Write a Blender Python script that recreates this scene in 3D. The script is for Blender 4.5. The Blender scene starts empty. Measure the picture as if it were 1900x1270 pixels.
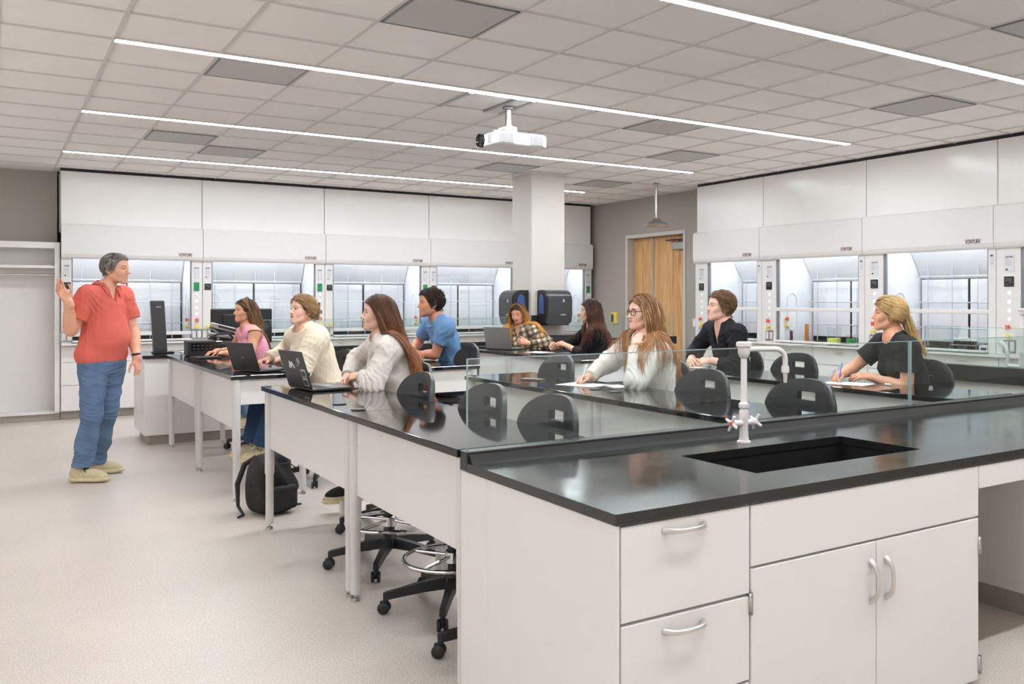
import bpy, bmesh, math, random
import numpy as np
from mathutils import Vector, Matrix

# ---------------------------------------------------------------- camera, world, exposure
scene = bpy.context.scene
COL = scene.collection
cam_d = bpy.data.cameras.new('camera'); cam = bpy.data.objects.new('camera', cam_d); COL.objects.link(cam)
TH = math.radians(56.937)                       # angle between the view direction and the back wall's direction
cam.location = (0, 0, 1.468)
cam.rotation_euler = (math.pi/2, 0, -(math.pi/2 - TH))
cam_d.sensor_width = 36; cam_d.lens = 31.318
cam_d.shift_x = -0.06034; cam_d.shift_y = -0.04163
cam_d.clip_start = 0.05; cam_d.clip_end = 60
scene.camera = cam
w = bpy.data.worlds.new('world'); scene.world = w; w.use_nodes = True
w.node_tree.nodes['Background'].inputs[0].default_value = (1, .98, .95, 1)
w.node_tree.nodes['Background'].inputs[1].default_value = 0.3
vs = scene.view_settings
vs.view_transform = 'Standard'; vs.look = 'None'; vs.gamma = 1; vs.use_curve_mapping = False
vs.exposure = 0.46
scene.cycles.adaptive_threshold = .015; scene.cycles.max_bounces = 9; scene.cycles.diffuse_bounces = 5; scene.cycles.glossy_bounces = 4
scene.cycles.transparent_max_bounces = 12; scene.cycles.transmission_bounces = 6
scene.cycles.caustics_reflective = False; scene.cycles.caustics_refractive = False
scene.cycles.sample_clamp_indirect = 6
LIGHT_STRENGTH = 64.0; HOOD_STRENGTH = 13
# added fill: unseen area lamps behind and left of the camera, no windows there
def area(name, loc, rotation, sx, sy, power, col=(1, 1, 1)):
    d = bpy.data.lights.new(name, 'AREA'); d.shape = 'RECTANGLE'; d.size = sx; d.size_y = sy; d.energy = power; d.color = col
    o = bpy.data.objects.new(name, d); o.location = loc; o.rotation_euler = rotation; COL.objects.link(o); return o
area('fill_light', (2.6, -3.3, 1.65), (math.pi/2, 0, 0), 9.5, 1.9, 26, (.96, .98, 1))
area('fill_light', (-2.9, 5.0, 1.65), (math.pi/2, 0, -math.pi/2), 13, 1.9, 52, (.96, .98, 1))
ZC = 3.06; TILE = 0.6096; GX0 = 0.622; GY0 = 6.106   # ceiling height and tile grid

# ---------------------------------------------------------------- materials
def lin(c):
    return tuple(((v/12.92) if v <= .04045 else ((v+.055)/1.055)**2.4) for v in c)
def rgb(r, g, b): return lin((r/255, g/255, b/255))
MATS = {}
def mat(name, col=(.8, .8, .8), rough=.5, metal=0.0, noise=0.0, nscale=30, bump=0.0, bscale=200, spec=.5, emit=None, estr=0, rvar=0.0, coat=0.0, attr=False, sss=0.0, stretch=None, trans=0.0, alpha=1.0):
    if name in MATS: return MATS[name]
    m = bpy.data.materials.new(name); m.use_nodes = True
    nt = m.node_tree; N = nt.nodes; L = nt.links
    b = N['Principled BSDF']
    b.inputs['Base Color'].default_value = (*col, 1); b.inputs['Roughness'].default_value = rough
    b.inputs['Metallic'].default_value = metal; b.inputs['Specular IOR Level'].default_value = spec
    b.inputs['Coat Weight'].default_value = coat; b.inputs['Transmission Weight'].default_value = trans
    b.inputs['Alpha'].default_value = alpha
    if sss:
        b.inputs['Subsurface Weight'].default_value = sss
        b.inputs['Subsurface Radius'].default_value = (.012, .005, .003); b.inputs['Subsurface Scale'].default_value = 1.0
    tc = N.new('ShaderNodeTexCoord'); src = tc.outputs['Object']
    if stretch:
        mp = N.new('ShaderNodeMapping'); mp.inputs['Scale'].default_value = stretch
        L.new(src, mp.inputs['Vector']); src = mp.outputs['Vector']
    cur = None
    if attr:
        at = N.new('ShaderNodeAttribute'); at.attribute_name = 'Col'; cur = at.outputs['Color']
        L.new(cur, b.inputs['Base Color'])
    nz = N.new('ShaderNodeTexNoise'); nz.inputs['Scale'].default_value = nscale; nz.inputs['Detail'].default_value = 4
    L.new(src, nz.inputs['Vector'])
    mx = N.new('ShaderNodeMix'); mx.data_type = 'RGBA'; mx.blend_type = 'MULTIPLY'; mx.inputs[0].default_value = 1
    mr = N.new('ShaderNodeMapRange'); mr.inputs[1].default_value = .3; mr.inputs[2].default_value = .7
    mr.inputs[3].default_value = 1-noise; mr.inputs[4].default_value = 1+noise*.5
    L.new(nz.outputs['Fac'], mr.inputs[0])
    if cur is not None: L.new(cur, mx.inputs[6])
    else: mx.inputs[6].default_value = (*col, 1)
    L.new(mr.outputs[0], mx.inputs[7]); L.new(mx.outputs[2], b.inputs['Base Color'])
    if rvar:
        m2 = N.new('ShaderNodeMapRange'); m2.inputs[1].default_value = .3; m2.inputs[2].default_value = .7
        m2.inputs[3].default_value = rough; m2.inputs[4].default_value = rough+rvar
        n2 = N.new('ShaderNodeTexNoise'); n2.inputs['Scale'].default_value = 3; n2.inputs['Detail'].default_value = 6
        L.new(tc.outputs['Object'], n2.inputs['Vector'])
        L.new(n2.outputs['Fac'], m2.inputs[0]); L.new(m2.outputs[0], b.inputs['Roughness'])
    if bump:
        nb = N.new('ShaderNodeTexNoise'); nb.inputs['Scale'].default_value = bscale; nb.inputs['Detail'].default_value = 3
        L.new(src, nb.inputs['Vector'])
        bp = N.new('ShaderNodeBump'); bp.inputs['Strength'].default_value = bump; bp.inputs['Distance'].default_value = .003
        L.new(nb.outputs['Fac'], bp.inputs['Height']); L.new(bp.outputs[0], b.inputs['Normal'])
    if emit:
        b.inputs['Emission Color'].default_value = (*emit, 1); b.inputs['Emission Strength'].default_value = estr
    MATS[name] = m
    return m
def glass_mat(name, tint=(.93, .97, .96), refl=1.0):
    if name in MATS: return MATS[name]
    m = bpy.data.materials.new(name); m.use_nodes = True
    nt = m.node_tree; N = nt.nodes; L = nt.links
    for n in list(N):
        if n.type == 'BSDF_PRINCIPLED': N.remove(n)
    tr = N.new('ShaderNodeBsdfTransparent'); tr.inputs[0].default_value = (*tint, 1)
    gl = N.new('ShaderNodeBsdfGlossy'); gl.inputs['Roughness'].default_value = .005; gl.inputs[0].default_value = (refl, refl, refl, 1)
    lw = N.new('ShaderNodeLayerWeight'); lw.inputs[0].default_value = .5      # Schlick reflectance from the facing angle
    pw = N.new('ShaderNodeMath'); pw.operation = 'POWER'; pw.inputs[1].default_value = 5; L.new(lw.outputs['Facing'], pw.inputs[0])
    fr = N.new('ShaderNodeMath'); fr.operation = 'MULTIPLY_ADD'; fr.inputs[1].default_value = .95; fr.inputs[2].default_value = .045; L.new(pw.outputs[0], fr.inputs[0])
    # flat panes carry a faint ripple
    tc = N.new('ShaderNodeTexCoord'); nz = N.new('ShaderNodeTexNoise'); nz.inputs['Scale'].default_value = 1.5
    L.new(tc.outputs['Object'], nz.inputs['Vector'])
    bp = N.new('ShaderNodeBump'); bp.inputs['Strength'].default_value = .015; L.new(nz.outputs['Fac'], bp.inputs['Height'])
    L.new(bp.outputs[0], gl.inputs['Normal'])
    ms = N.new('ShaderNodeMixShader'); L.new(fr.outputs[0], ms.inputs[0]); L.new(tr.outputs[0], ms.inputs[1]); L.new(gl.outputs[0], ms.inputs[2])
    L.new(ms.outputs[0], N['Material Output'].inputs[0])
    MATS[name] = m
    return m

M = {}
M['white'] = mat('white_laminate', rgb(224, 221, 219), .32, noise=.015, nscale=6)
M['wmetal'] = mat('white_painted_metal', rgb(212, 209, 207), .35, noise=.015, nscale=20)
M['upper'] = mat('white_upper_panel', rgb(226, 223, 220), .22, noise=.015, nscale=5)
M['toe'] = mat('grey_rubber_base', rgb(158, 150, 142), .6, noise=.1, nscale=60)
M['epoxy'] = mat('black_epoxy', rgb(22, 22, 23), .035, noise=.1, nscale=90, spec=.62, rvar=.05)
M['epoxy_worn'] = mat('worn_black_epoxy', rgb(34, 34, 35), .07, noise=.12, nscale=40, spec=.6, rvar=.13)
M['epoxy_edge'] = mat('black_epoxy_satin', rgb(34, 34, 34), .3, noise=.1, nscale=90)
M['black'] = mat('black_plastic', rgb(26, 26, 27), .42, noise=.08, nscale=60, bump=.1, bscale=500)
M['poly'] = mat('black_polyurethane', rgb(44, 45, 48), .38, noise=.08, nscale=30, bump=.15, bscale=400)
M['rubber'] = mat('dark_rubber', rgb(22, 22, 22), .6, noise=.1)
M['chrome'] = mat('chrome', rgb(205, 205, 206), .1, metal=1, noise=.03)
M['steel'] = mat('brushed_steel', rgb(178, 177, 174), .3, metal=1, noise=.05, nscale=80)
M['nickel'] = mat('satin_nickel_handle', rgb(205, 202, 198), .38, metal=.75, noise=.03)
M['rod'] = mat('lattice_rod', rgb(196, 199, 206), .3, metal=.3, noise=.03)
M['wall'] = mat('grey_wall_paint', rgb(160, 153, 145), .75, noise=.02, nscale=4, bump=.05, bscale=150)
M['wallw'] = mat('white_wall_paint', rgb(236, 233, 229), .75, noise=.02, nscale=4, bump=.05, bscale=150)
M['column'] = mat('column_paint', rgb(196, 190, 184), .7, noise=.02, nscale=4, bump=.05, bscale=150)
M['tile'] = mat('ceiling_tile', rgb(247, 244, 241), .9, noise=.02, nscale=2, bump=.12, bscale=350)
M['grid'] = mat('ceiling_grid', rgb(214, 209, 206), .6, noise=.02)
M['vent'] = mat('perforated_vent', rgb(196, 194, 192), .6, noise=.05, nscale=80, bump=.3, bscale=400)
M['dark'] = mat('dark_gap', rgb(38, 38, 38), .7, noise=.05)
M['strip'] = mat('strip_diffuser', (1, 1, 1), .5, emit=(.91, .965, 1.0), estr=LIGHT_STRENGTH)
M['hoodlamp'] = mat('hood_lamp_diffuser', (1, 1, 1), .5, emit=(.90, .95, 1), estr=HOOD_STRENGTH)
M['liner'] = mat('hood_liner', rgb(232, 233, 236), .4, noise=.02, nscale=5)
M['baffle'] = mat('hood_baffle', rgb(222, 221, 222), .4, noise=.02, nscale=5)
M['glass'] = glass_mat('shield_glass')
M['sash'] = glass_mat('sash_glass', (.96, .975, .985))
M['gedge'] = mat('glass_edge', rgb(150, 168, 166), .15, noise=.03)
M['grey'] = mat('grey_plastic', rgb(120, 120, 122), .4, noise=.05)
M['lgrey'] = mat('light_grey_label', rgb(203, 203, 206), .5, noise=.03)
M['paper'] = mat('white_paper', rgb(238, 238, 238), .8, noise=.02)
M['ink'] = mat('dark_ink', rgb(52, 44, 46), .6, noise=.05)
M['plate'] = mat('nameplate', rgb(214, 202, 199), .4, noise=.03)
M['orange'] = mat('orange_knob', rgb(226, 92, 52), .4, noise=.06)
M['yellow'] = mat('yellow_knob', rgb(235, 212, 62), .4, noise=.06)
M['green'] = mat('green_switch', rgb(20, 128, 78), .4, noise=.06)
M['faucet'] = mat('white_epoxy_faucet', rgb(225, 217, 216), .3, noise=.03, nscale=10)
M['frame'] = mat('door_frame_paint', rgb(196, 190, 183), .5, noise=.02)
M['laptop'] = mat('dark_laptop', rgb(58, 57, 57), .45, noise=.04)
M['laptopg'] = mat('grey_laptop', rgb(136, 133, 131), .42, metal=.25, noise=.03)
M['screen'] = mat('black_screen', rgb(16, 17, 20), .1, noise=.05)
M['keys'] = mat('keyboard_keys', rgb(30, 30, 32), .6, noise=.1)
M['blue_tint'] = mat('blue_translucent_plastic', rgb(62, 84, 138), .2, noise=.15, nscale=8)
M['disp'] = mat('smoky_dispenser', rgb(56, 57, 59), .25, noise=.06, nscale=8)

# floor: beige vinyl with fine speckle and faint sheet joints
def floor_mat():
    m = bpy.data.materials.new('vinyl_floor'); m.use_nodes = True
    N = m.node_tree.nodes; L = m.node_tree.links; b = N['Principled BSDF']
    tc = N.new('ShaderNodeTexCoord')
    n1 = N.new('ShaderNodeTexNoise'); n1.inputs['Scale'].default_value = 130; n1.inputs['Detail'].default_value = 3
    n2 = N.new('ShaderNodeTexNoise'); n2.inputs['Scale'].default_value = 1.3; n2.inputs['Detail'].default_value = 4
    vo = N.new('ShaderNodeTexVoronoi'); vo.inputs['Scale'].default_value = 90
    for n in (n1, n2, vo): L.new(tc.outputs['Object'], n.inputs['Vector'])
    r1 = N.new('ShaderNodeValToRGB'); e = r1.color_ramp.elements
    e[0].position = .3; e[0].color = (*rgb(186, 173, 163), 1); e[1].position = .62; e[1].color = (*rgb(214, 204, 196), 1)
    L.new(n1.outputs['Fac'], r1.inputs[0])
    mx = N.new('ShaderNodeMix'); mx.data_type = 'RGBA'; mx.blend_type = 'MULTIPLY'; mx.inputs[0].default_value = 1
    mr = N.new('ShaderNodeMapRange'); mr.inputs[1].default_value = .35; mr.inputs[2].default_value = .65; mr.inputs[3].default_value = .95; mr.inputs[4].default_value = 1.03
    L.new(n2.outputs['Fac'], mr.inputs[0]); L.new(r1.outputs[0], mx.inputs[6]); L.new(mr.outputs[0], mx.inputs[7])
    sp = N.new('ShaderNodeValToRGB'); sp.color_ramp.elements[0].position = .08; sp.color_ramp.elements[0].color = (.55, .5, .46, 1); sp.color_ramp.elements[1].position = .2; sp.color_ramp.elements[1].color = (1, 1, 1, 1)
    L.new(vo.outputs['Distance'], sp.inputs[0])
    m2 = N.new('ShaderNodeMix'); m2.data_type = 'RGBA'; m2.blend_type = 'MULTIPLY'; m2.inputs[0].default_value = .45
    L.new(mx.outputs[2], m2.inputs[6]); L.new(sp.outputs[0], m2.inputs[7]); L.new(m2.outputs[2], b.inputs['Base Color'])
    b.inputs['Roughness'].default_value = .38
    bp = N.new('ShaderNodeBump'); bp.inputs['Strength'].default_value = .08; bp.inputs['Distance'].default_value = .002
    L.new(n1.outputs['Fac'], bp.inputs['Height']); L.new(bp.outputs[0], b.inputs['Normal'])
    return m
M['floor'] = floor_mat()
def wood_mat():
    m = bpy.data.materials.new('maple_door'); m.use_nodes = True
    N = m.node_tree.nodes; L = m.node_tree.links; b = N['Principled BSDF']
    tc = N.new('ShaderNodeTexCoord'); mp = N.new('ShaderNodeMapping'); mp.inputs['Scale'].default_value = (9, 9, .6)
    nz = N.new('ShaderNodeTexNoise'); nz.inputs['Scale'].default_value = 2.2; nz.inputs['Detail'].default_value = 8; nz.inputs['Distortion'].default_value = 1.2
    L.new(tc.outputs['Object'], mp.inputs[0]); L.new(mp.outputs[0], nz.inputs['Vector'])
    r = N.new('ShaderNodeValToRGB'); e = r.color_ramp.elements
    e[0].position = .3; e[0].color = (*rgb(178, 128, 78), 1); e[1].position = .7; e[1].color = (*rgb(222, 178, 124), 1)
    L.new(nz.outputs['Fac'], r.inputs[0]); L.new(r.outputs[0], b.inputs['Base Color']); b.inputs['Roughness'].default_value = .4
    return m
M['wood'] = wood_mat()

# ---------------------------------------------------------------- object helpers
def link(o, parent=None):
    COL.objects.link(o)
    if parent is not None: o.parent = parent
    return o
def tag(o, label=None, cat=None, group=None, kind=None):
    if label: o['label'] = label
    if cat: o['category'] = cat
    if group: o['group'] = group
    if kind: o['kind'] = kind
    return o
def thing(name, label, cat, loc=(0, 0, 0), rz=0, group=None):
    o = bpy.data.objects.new(name, None); o.empty_display_size = .1
    o.location = loc; o.rotation_euler = (0, 0, rz); link(o)
    return tag(o, label, cat, group)
def dup(root, loc=None, rz=None, label=None, group=None):
    r = root.copy(); COL.objects.link(r)
    if loc is not None: r.location = loc
    if rz is not None: r.rotation_euler = (0, 0, rz)
    tag(r, label, None, group)
    for ch in list(root.children):
        c = ch.copy(); COL.objects.link(c); c.parent = r
        for g in list(ch.children):
            d = g.copy(); COL.objects.link(d); d.parent = c
    return r
class MB:
    """collects shapes; build() links them as ONE mesh object (one material per shape group)"""
    def __init__(s): s.bm = bmesh.new(); s.mi = 0; s.mats = []
    def use(s, m):
        if m not in s.mats: s.mats.append(m)
        s.mi = s.mats.index(m); return s
    def _new(s, faces):
        for f in faces: f.material_index = s.mi
    def box(s, a, b, bev=0.0, seg=2, mtx=None):
        c = [(a[i]+b[i])/2 for i in range(3)]; d = [abs(b[i]-a[i]) for i in range(3)]
        r = bmesh.ops.create_cube(s.bm, size=1)
        vs_ = r['verts']
        for v in vs_: v.co = Vector((c[0]+v.co.x*d[0], c[1]+v.co.y*d[1], c[2]+v.co.z*d[2]))
        fs = set(f for v in vs_ for f in v.link_faces)
        if bev > 0:
            bev = min(bev, min(d)*.45)
            es = list(set(e for v in vs_ for e in v.link_edges))
            for f in fs: f.tag = False
            rb = bmesh.ops.bevel(s.bm, geom=es, offset=bev, segments=seg, profile=.5, affect='EDGES', clamp_overlap=True)
            fs = set(rb['faces']) | set(f for f in fs if f.is_valid)
            vs_ = list(set(v for f in fs for v in f.verts))
        s._new(fs)
        if mtx is not None:
            for v in set(v for f in fs for v in f.verts): v.co = mtx @ v.co
        return s
    def raw(s, verts, faces, smooth=False):
        vv = [s.bm.verts.new(v) for v in verts]
        for f in faces:
            try:
                ff = s.bm.faces.new([vv[i] for i in f]); ff.material_index = s.mi; ff.smooth = smooth
            except ValueError: pass
        return s
    def tube(s, pts, rad, n=10, caps=True, closed=False):
        pts = [Vector(p) for p in pts]; k = len(pts)
        rads = rad if isinstance(rad, (list, tuple)) else [rad]*k
        rings = []; prev = None
        for i, p in enumerate(pts):
            if closed: t = (pts[(i+1) % k]-pts[i-1])
            else: t = (pts[min(i+1, k-1)]-pts[max(i-1, 0)])
            t = t.normalized() if t.length > 1e-9 else Vector((0, 0, 1))
            if prev is None:
                up = Vector((0, 0, 1)) if abs(t.z) < .9 else Vector((1, 0, 0))
                u = up.cross(t).normalized()
            else:
                u = (prev - t*prev.dot(t)); u = u.normalized() if u.length > 1e-6 else t.orthogonal().normalized()
            prev = u; v = t.cross(u)
            rings.append([s.bm.verts.new(p + (u*math.cos(2*math.pi*j/n) + v*math.sin(2*math.pi*j/n))*rads[i]) for j in range(n)])
        m = k if closed else k-1
        for i in range(m):
            A, B = rings[i], rings[(i+1) % k]
            for j in range(n):
                f = s.bm.faces.new((A[j], A[(j+1) % n], B[(j+1) % n], B[j])); f.smooth = True; f.material_index = s.mi
        if caps and not closed:
            f = s.bm.faces.new(rings[0][::-1]); f.material_index = s.mi
            f = s.bm.faces.new(rings[-1]); f.material_index = s.mi
        return s
    def lathe(s, prof, c=(0, 0, 0), n=24, axis='Z', mtx=None):
        """prof = [(r, h)...]; revolve about an axis through c"""
        rings = []
        def place(r, h, a):
            x, y = r*math.cos(a), r*math.sin(a)
            p = {'Z': Vector((x, y, h)), 'X': Vector((h, x, y)), 'Y': Vector((y, h, x))}[axis]
            p = p + Vector(c)
            return mtx @ p if mtx is not None else p
        for r, h in prof:
            if r < 1e-6: rings.append([s.bm.verts.new(place(0, h, 0))])
            else: rings.append([s.bm.verts.new(place(r, h, 2*math.pi*j/n)) for j in range(n)])
        for A, B in zip(rings, rings[1:]):
            for j in range(n):
                q = [A[j % len(A)], A[(j+1) % len(A)], B[(j+1) % len(B)], B[j % len(B)]]
                q2 = []
                for v in q:
                    if v not in q2: q2.append(v)
                if len(q2) >= 3:
                    try:
                        f = s.bm.faces.new(q2); f.smooth = True; f.material_index = s.mi
                    except ValueError: pass
        return s
    def prism(s, outline, a, b, axis='Z'):
        """extrude a 2-D outline (ccw) from a to b along an axis"""
        def P(u, v, h): return {'Z': (u, v, h), 'X': (h, u, v), 'Y': (v, h, u)}[axis]
        A = [s.bm.verts.new(P(u, v, a)) for u, v in outline]; B = [s.bm.verts.new(P(u, v, b)) for u, v in outline]
        n = len(outline); fs = []
        for i in range(n): fs.append(s.bm.faces.new((A[i], A[(i+1) % n], B[(i+1) % n], B[i])))
        fs.append(s.bm.faces.new(A[::-1])); fs.append(s.bm.faces.new(B)); s._new(fs)
        return s
    def build(s, name, m=None, parent=None, smooth_angle=35, loc=None):
        me = bpy.data.meshes.new(name)
        bmesh.ops.recalc_face_normals(s.bm, faces=s.bm.faces[:])
        flags = [f.smooth for f in s.bm.faces]
        s.bm.to_mesh(me); s.bm.free()
        for mm in (s.mats if s.mats else [m]): me.materials.append(mm)
        pass
        o = bpy.data.objects.new(name, me); link(o, parent)
        try: me.set_sharp_from_angle(angle=math.radians(smooth_angle))
        except Exception: pass
        me.polygons.foreach_set('use_smooth', flags)      # flat faces stay flat, turned and swept ones smooth
        if loc: o.location = loc
        return o
def rot(rx=0, ry=0, rz=0, c=(0, 0, 0)):
    c = Vector(c)
    return Matrix.Translation(c) @ Matrix.Rotation(rz, 4, 'Z') @ Matrix.Rotation(ry, 4, 'Y') @ Matrix.Rotation(rx, 4, 'X') @ Matrix.Translation(-c)
def arc(c, r, a0, a1, n, plane='XY'):
    out = []
    for i in range(n+1):
        a = a0+(a1-a0)*i/n; u, v = r*math.cos(a), r*math.sin(a)
        out.append({'XY': (c[0]+u, c[1]+v, c[2]), 'XZ': (c[0]+u, c[1], c[2]+v), 'YZ': (c[0], c[1]+u, c[2]+v)}[plane])
    return out
# stroke lettering: each glyph is a list of strokes on a 0..1 x 0..1 cell
GLYPH = {
 'V': [[(0, 1), (.5, 0), (1, 1)]], 'N': [[(0, 0), (0, 1), (1, 0), (1, 1)]], 'T': [[(0, 1), (1, 1)], [(.5, 1), (.5, 0)]],
 'U': [[(0, 1), (0, .2), (.2, 0), (.8, 0), (1, .2), (1, 1)]], 'R': [[(0, 0), (0, 1), (.8, 1), (1, .8), (1, .6), (.8, .45), (0, .45)], [(.6, .45), (1, 0)]],
 'I': [[(.5, 0), (.5, 1)]], 'E': [[(0, 1), (1, 1)], [(0, .5), (1, .5)], [(0, 0), (1, 0)]],
 'C': [[(1, .85), (.8, 1), (.2, 1), (0, .8), (0, .2), (.2, 0), (.8, 0), (1, .15)]], 'A': [[(0, 0), (.5, 1), (1, 0)], [(.2, .35), (.8, .35)]],
 'O': [[(.2, 0), (0, .2), (0, .8), (.2, 1), (.8, 1), (1, .8), (1, .2), (.8, 0), (.2, 0)]],
 'd': [[(1, 1.2), (1, 0), (.2, 0), (0, .2), (0, .5), (.2, .7), (1, .7)]], 'j': [[(.5, .8), (.5, -.2), (.1, -.3)], [(.5, 1.1), (.5, 1.2)]], 'i': [[(.5, 0), (.5, .75)], [(.5, 1.05), (.5, 1.15)]],
 'S': [[(1, .9), (.8, 1), (.2, 1), (0, .8), (0, .6), (1, .4), (1, .2), (.8, 0), (.2, 0), (0, .1)]],
}
def lettering(mb, text, origin, ux, uz, un, h, cw, gap, sw, depth=.002):
    """text as raised bars: origin lower left, ux reading direction, uz up, un outward normal"""
    o = Vector(origin); ux, uz, un = Vector(ux), Vector(uz), Vector(un); x = 0
    for ch in text:
        wch = cw*(.35 if ch in 'Iij' else 1)
        for st in GLYPH.get(ch, []):
            for p, q in zip(st, st[1:]):
                a = Vector((x+p[0]*wch, p[1]*h)); b = Vector((x+q[0]*wch, q[1]*h))
                d = (b-a); ln = d.length
                if ln < 1e-6: continue
                d /= ln; n = Vector((-d.y, d.x))*sw/2; a2 = a-d*sw*.4; b2 = b+d*sw*.4
                c2 = [a2-n, b2-n, b2+n, a2+n]
                vv = [o+ux*c.x+uz*c.y for c in c2] + [o+ux*c.x+uz*c.y+un*depth for c in c2]
                mb.raw(vv, [(0, 1, 2, 3), (4, 5, 6, 7), (0, 1, 5, 4), (1, 2, 6, 5), (2, 3, 7, 6), (3, 0, 4, 7)])
        x += wch+gap
    return x
# ---------------------------------------------------------------- the room
XL, XR, YF, YB = -3.0, 9.05, -3.4, 13.3
XDOOR = 8.53
def struct(name, mb, m, parent=None):
    o = mb.build(name, m, parent); o['kind'] = 'structure'; return o
struct('floor', MB().box((XL-.2, YF-.2, -.1), (XR+.2, YB+.2, 0)), M['floor'])
ceil = struct('ceiling', MB().box((XL-.2, YF-.2, ZC+.008), (XR+.2, YB+.2, ZC+.15)), M['tile'])
g = MB()
x = GX0 - 6*TILE
while x < XR:
    g.box((x-.012, YF, ZC), (x+.012, YB, ZC+.012)); x += TILE
y = GY0 - 15*TILE
while y < YB:
    g.box((XL, y-.012, ZC+.0005), (XR, y+.012, ZC+.012)); y += TILE
go = g.build('ceiling_grid', M['grid'], ceil); 
struct('wall_left', MB().box((XL-.15, YF, 0), (XL, YB, ZC)), M['wallw'])
struct('wall_front', MB().box((XL, YF-.15, 0), (XR, YF, ZC)), M['wallw'])
struct('wall_back', MB().box((.66, YB, 0), (XR, YB+.15, ZC)).box((XL, 12.80, 0), (.66, YB+.15, ZC)), M['wall'])
# right wall: hoods stand before the deep part, the door in the shallow part
D0, D1, DZ = 10.13, 11.50, 2.44
wr = MB().box((XR, YF, 0), (XR+.15, 9.47, ZC)).box((XDOOR, 9.47, 0), (XDOOR+.6, D0-.054, ZC)).box((XDOOR, D1+.054, 0), (XDOOR+.6, YB, ZC)).box((XDOOR, D0-.054, DZ+.054), (XDOOR+.6, D1+.054, ZC)).box((XDOOR+.18, D0-.054, 0), (XDOOR+.6, D1+.054, DZ+.054))
struct('wall_right', wr, M['wall'])
struct('baseboard_right', MB().box((XDOOR-.012, 9.47, 0), (XDOOR, D0-.06, .1)).box((XDOOR-.012, D1+.06, 0), (XDOOR, 12.35, .1)), M['toe'])
struct('trim_1', MB().box((XDOOR-.02, D0-.055, 0), (XDOOR+.14, D0, DZ+.055), .004).box((XDOOR-.02, D1, 0), (XDOOR+.14, D1+.055, DZ+.055), .004).box((XDOOR-.02, D0, DZ), (XDOOR+.14, D1, DZ+.055), .004), M['frame'])
dr = MB().box((8.65, D0+.004, .01), (8.695, 11.0, DZ-.005), .002).box((8.65, 11.006, .01), (8.695, D1-.004, DZ-.005), .002).build('door_1', M['wood']); dr['kind'] = 'structure'
MB().box((8.638, 10.985, .01), (8.651, 11.022, DZ-.01), .003).build('astragal', M['steel'], dr)
dc = MB().box((8.575, 10.17, 2.22), (8.65, 10.47, 2.335), .012).build('door_closer', M['steel'], dr)
MB().box((8.56, 10.2, 2.355), (8.6, 10.6, 2.375), .004).tube([(8.58, 10.3, 2.34), (8.58, 10.3, 2.365)], .015).build('closer_arm', M['dark'], dc)
MB().tube([(8.648, 10.9, 1.02), (8.60, 10.9, 1.02), (8.59, 10.78, 1.02)], .011).lathe([(.028, 0), (.028, .01), (0, .012)], (8.64, 10.9, 1.02), axis='X').build('door_handle', M['steel'], dr)

# column
col = struct('column', MB().box((5.61, 9.58, 0), (6.10, 10.08, ZC), .012), M['column'])
MB().box((5.595, 9.565, ZC-.016), (6.115, 10.095, ZC+.004)).build('trim_ring', M['grid'], col)

# ceiling light strips
def strip(x0, x1, y, label):
    t = thing('ceiling_light', label, 'light', ((x0+x1)/2, y, ZC), group='linear ceiling lights')
    h = (x1-x0)/2
    MB().box((-h-.006, -.045, -.006), (h+.006, -.033, .008)).box((-h-.006, .033, -.006), (h+.006, .045, .008)).box((-h-.006, -.045, -.006), (-h, .045, .008)).box((h, -.045, -.006), (h+.006, .045, .008)).build('housing', M['wmetal'], t)
    MB().box((-h, -.030, -.007), (h, .030, .004)).build('diffuser', M['strip'], t)
xe = GX0+11*TILE
for j, lab in ((0, 'long white ceiling light strip running just above the projector'), (4, 'thin white ceiling light strip running behind the projector'),
               (8, 'farthest ceiling light strip, close to the back wall hoods and cut by the column'), (-4, 'nearest ceiling light strip, crossing the top right corner of the photo')):
    strip(GX0, xe, GY0+j*TILE, lab)
strip(GX0, xe, GY0-8*TILE, 'ceiling light strip overhead near the camera, outside the photo')
strip(XL+.3, GX0-1.2, GY0-10*TILE, 'short ceiling light strip behind the camera on the left')
# vents
def vent(i, j, label):
    t = thing('ceiling_vent', label, 'vent', (GX0+(i+.5)*TILE, GY0+(j-.5)*TILE, ZC), group='grey ceiling vents')
    s = TILE/2-.012
    MB().box((-s, -s, -.004), (s, s, .006), .002).build('perforated_panel', M['vent'], t)
    MB().box((-s, -s, -.006), (s, -s+.014, .0)).box((-s, s-.014, -.006), (s, s, 0)).box((-s, -s, -.006), (-s+.014, s, 0)).box((s-.014, -s, -.006), (s, s, 0)).build('frame', M['grey'], t)
for a in ((1, 1, 'grey perforated ceiling vent under the left part of the long light strip'), (1, 6, 'grey ceiling vent above the instructor, left of a pair between two light strips'),
          (2, 7, 'small grey ceiling vent right of the vent above the instructor, by the farthest light strip'), (2, -2, 'largest grey ceiling vent, at the top edge left of the nearest light strip'),
          (7, 1, 'grey ceiling vent touching the light strip right of the projector'), (9, 3, 'grey ceiling vent right of the column, between the two middle light strips'),
          (7, 6, 'dim grey ceiling vent just in front of the column top'), (9, -2, 'grey ceiling vent over the right wall hoods'),
          (7, -5, 'grey ceiling vent cut by the right edge above the nearest light strip'), (10, 7, 'grey ceiling vent just behind the column at its right side')):
    vent(*a)
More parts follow.
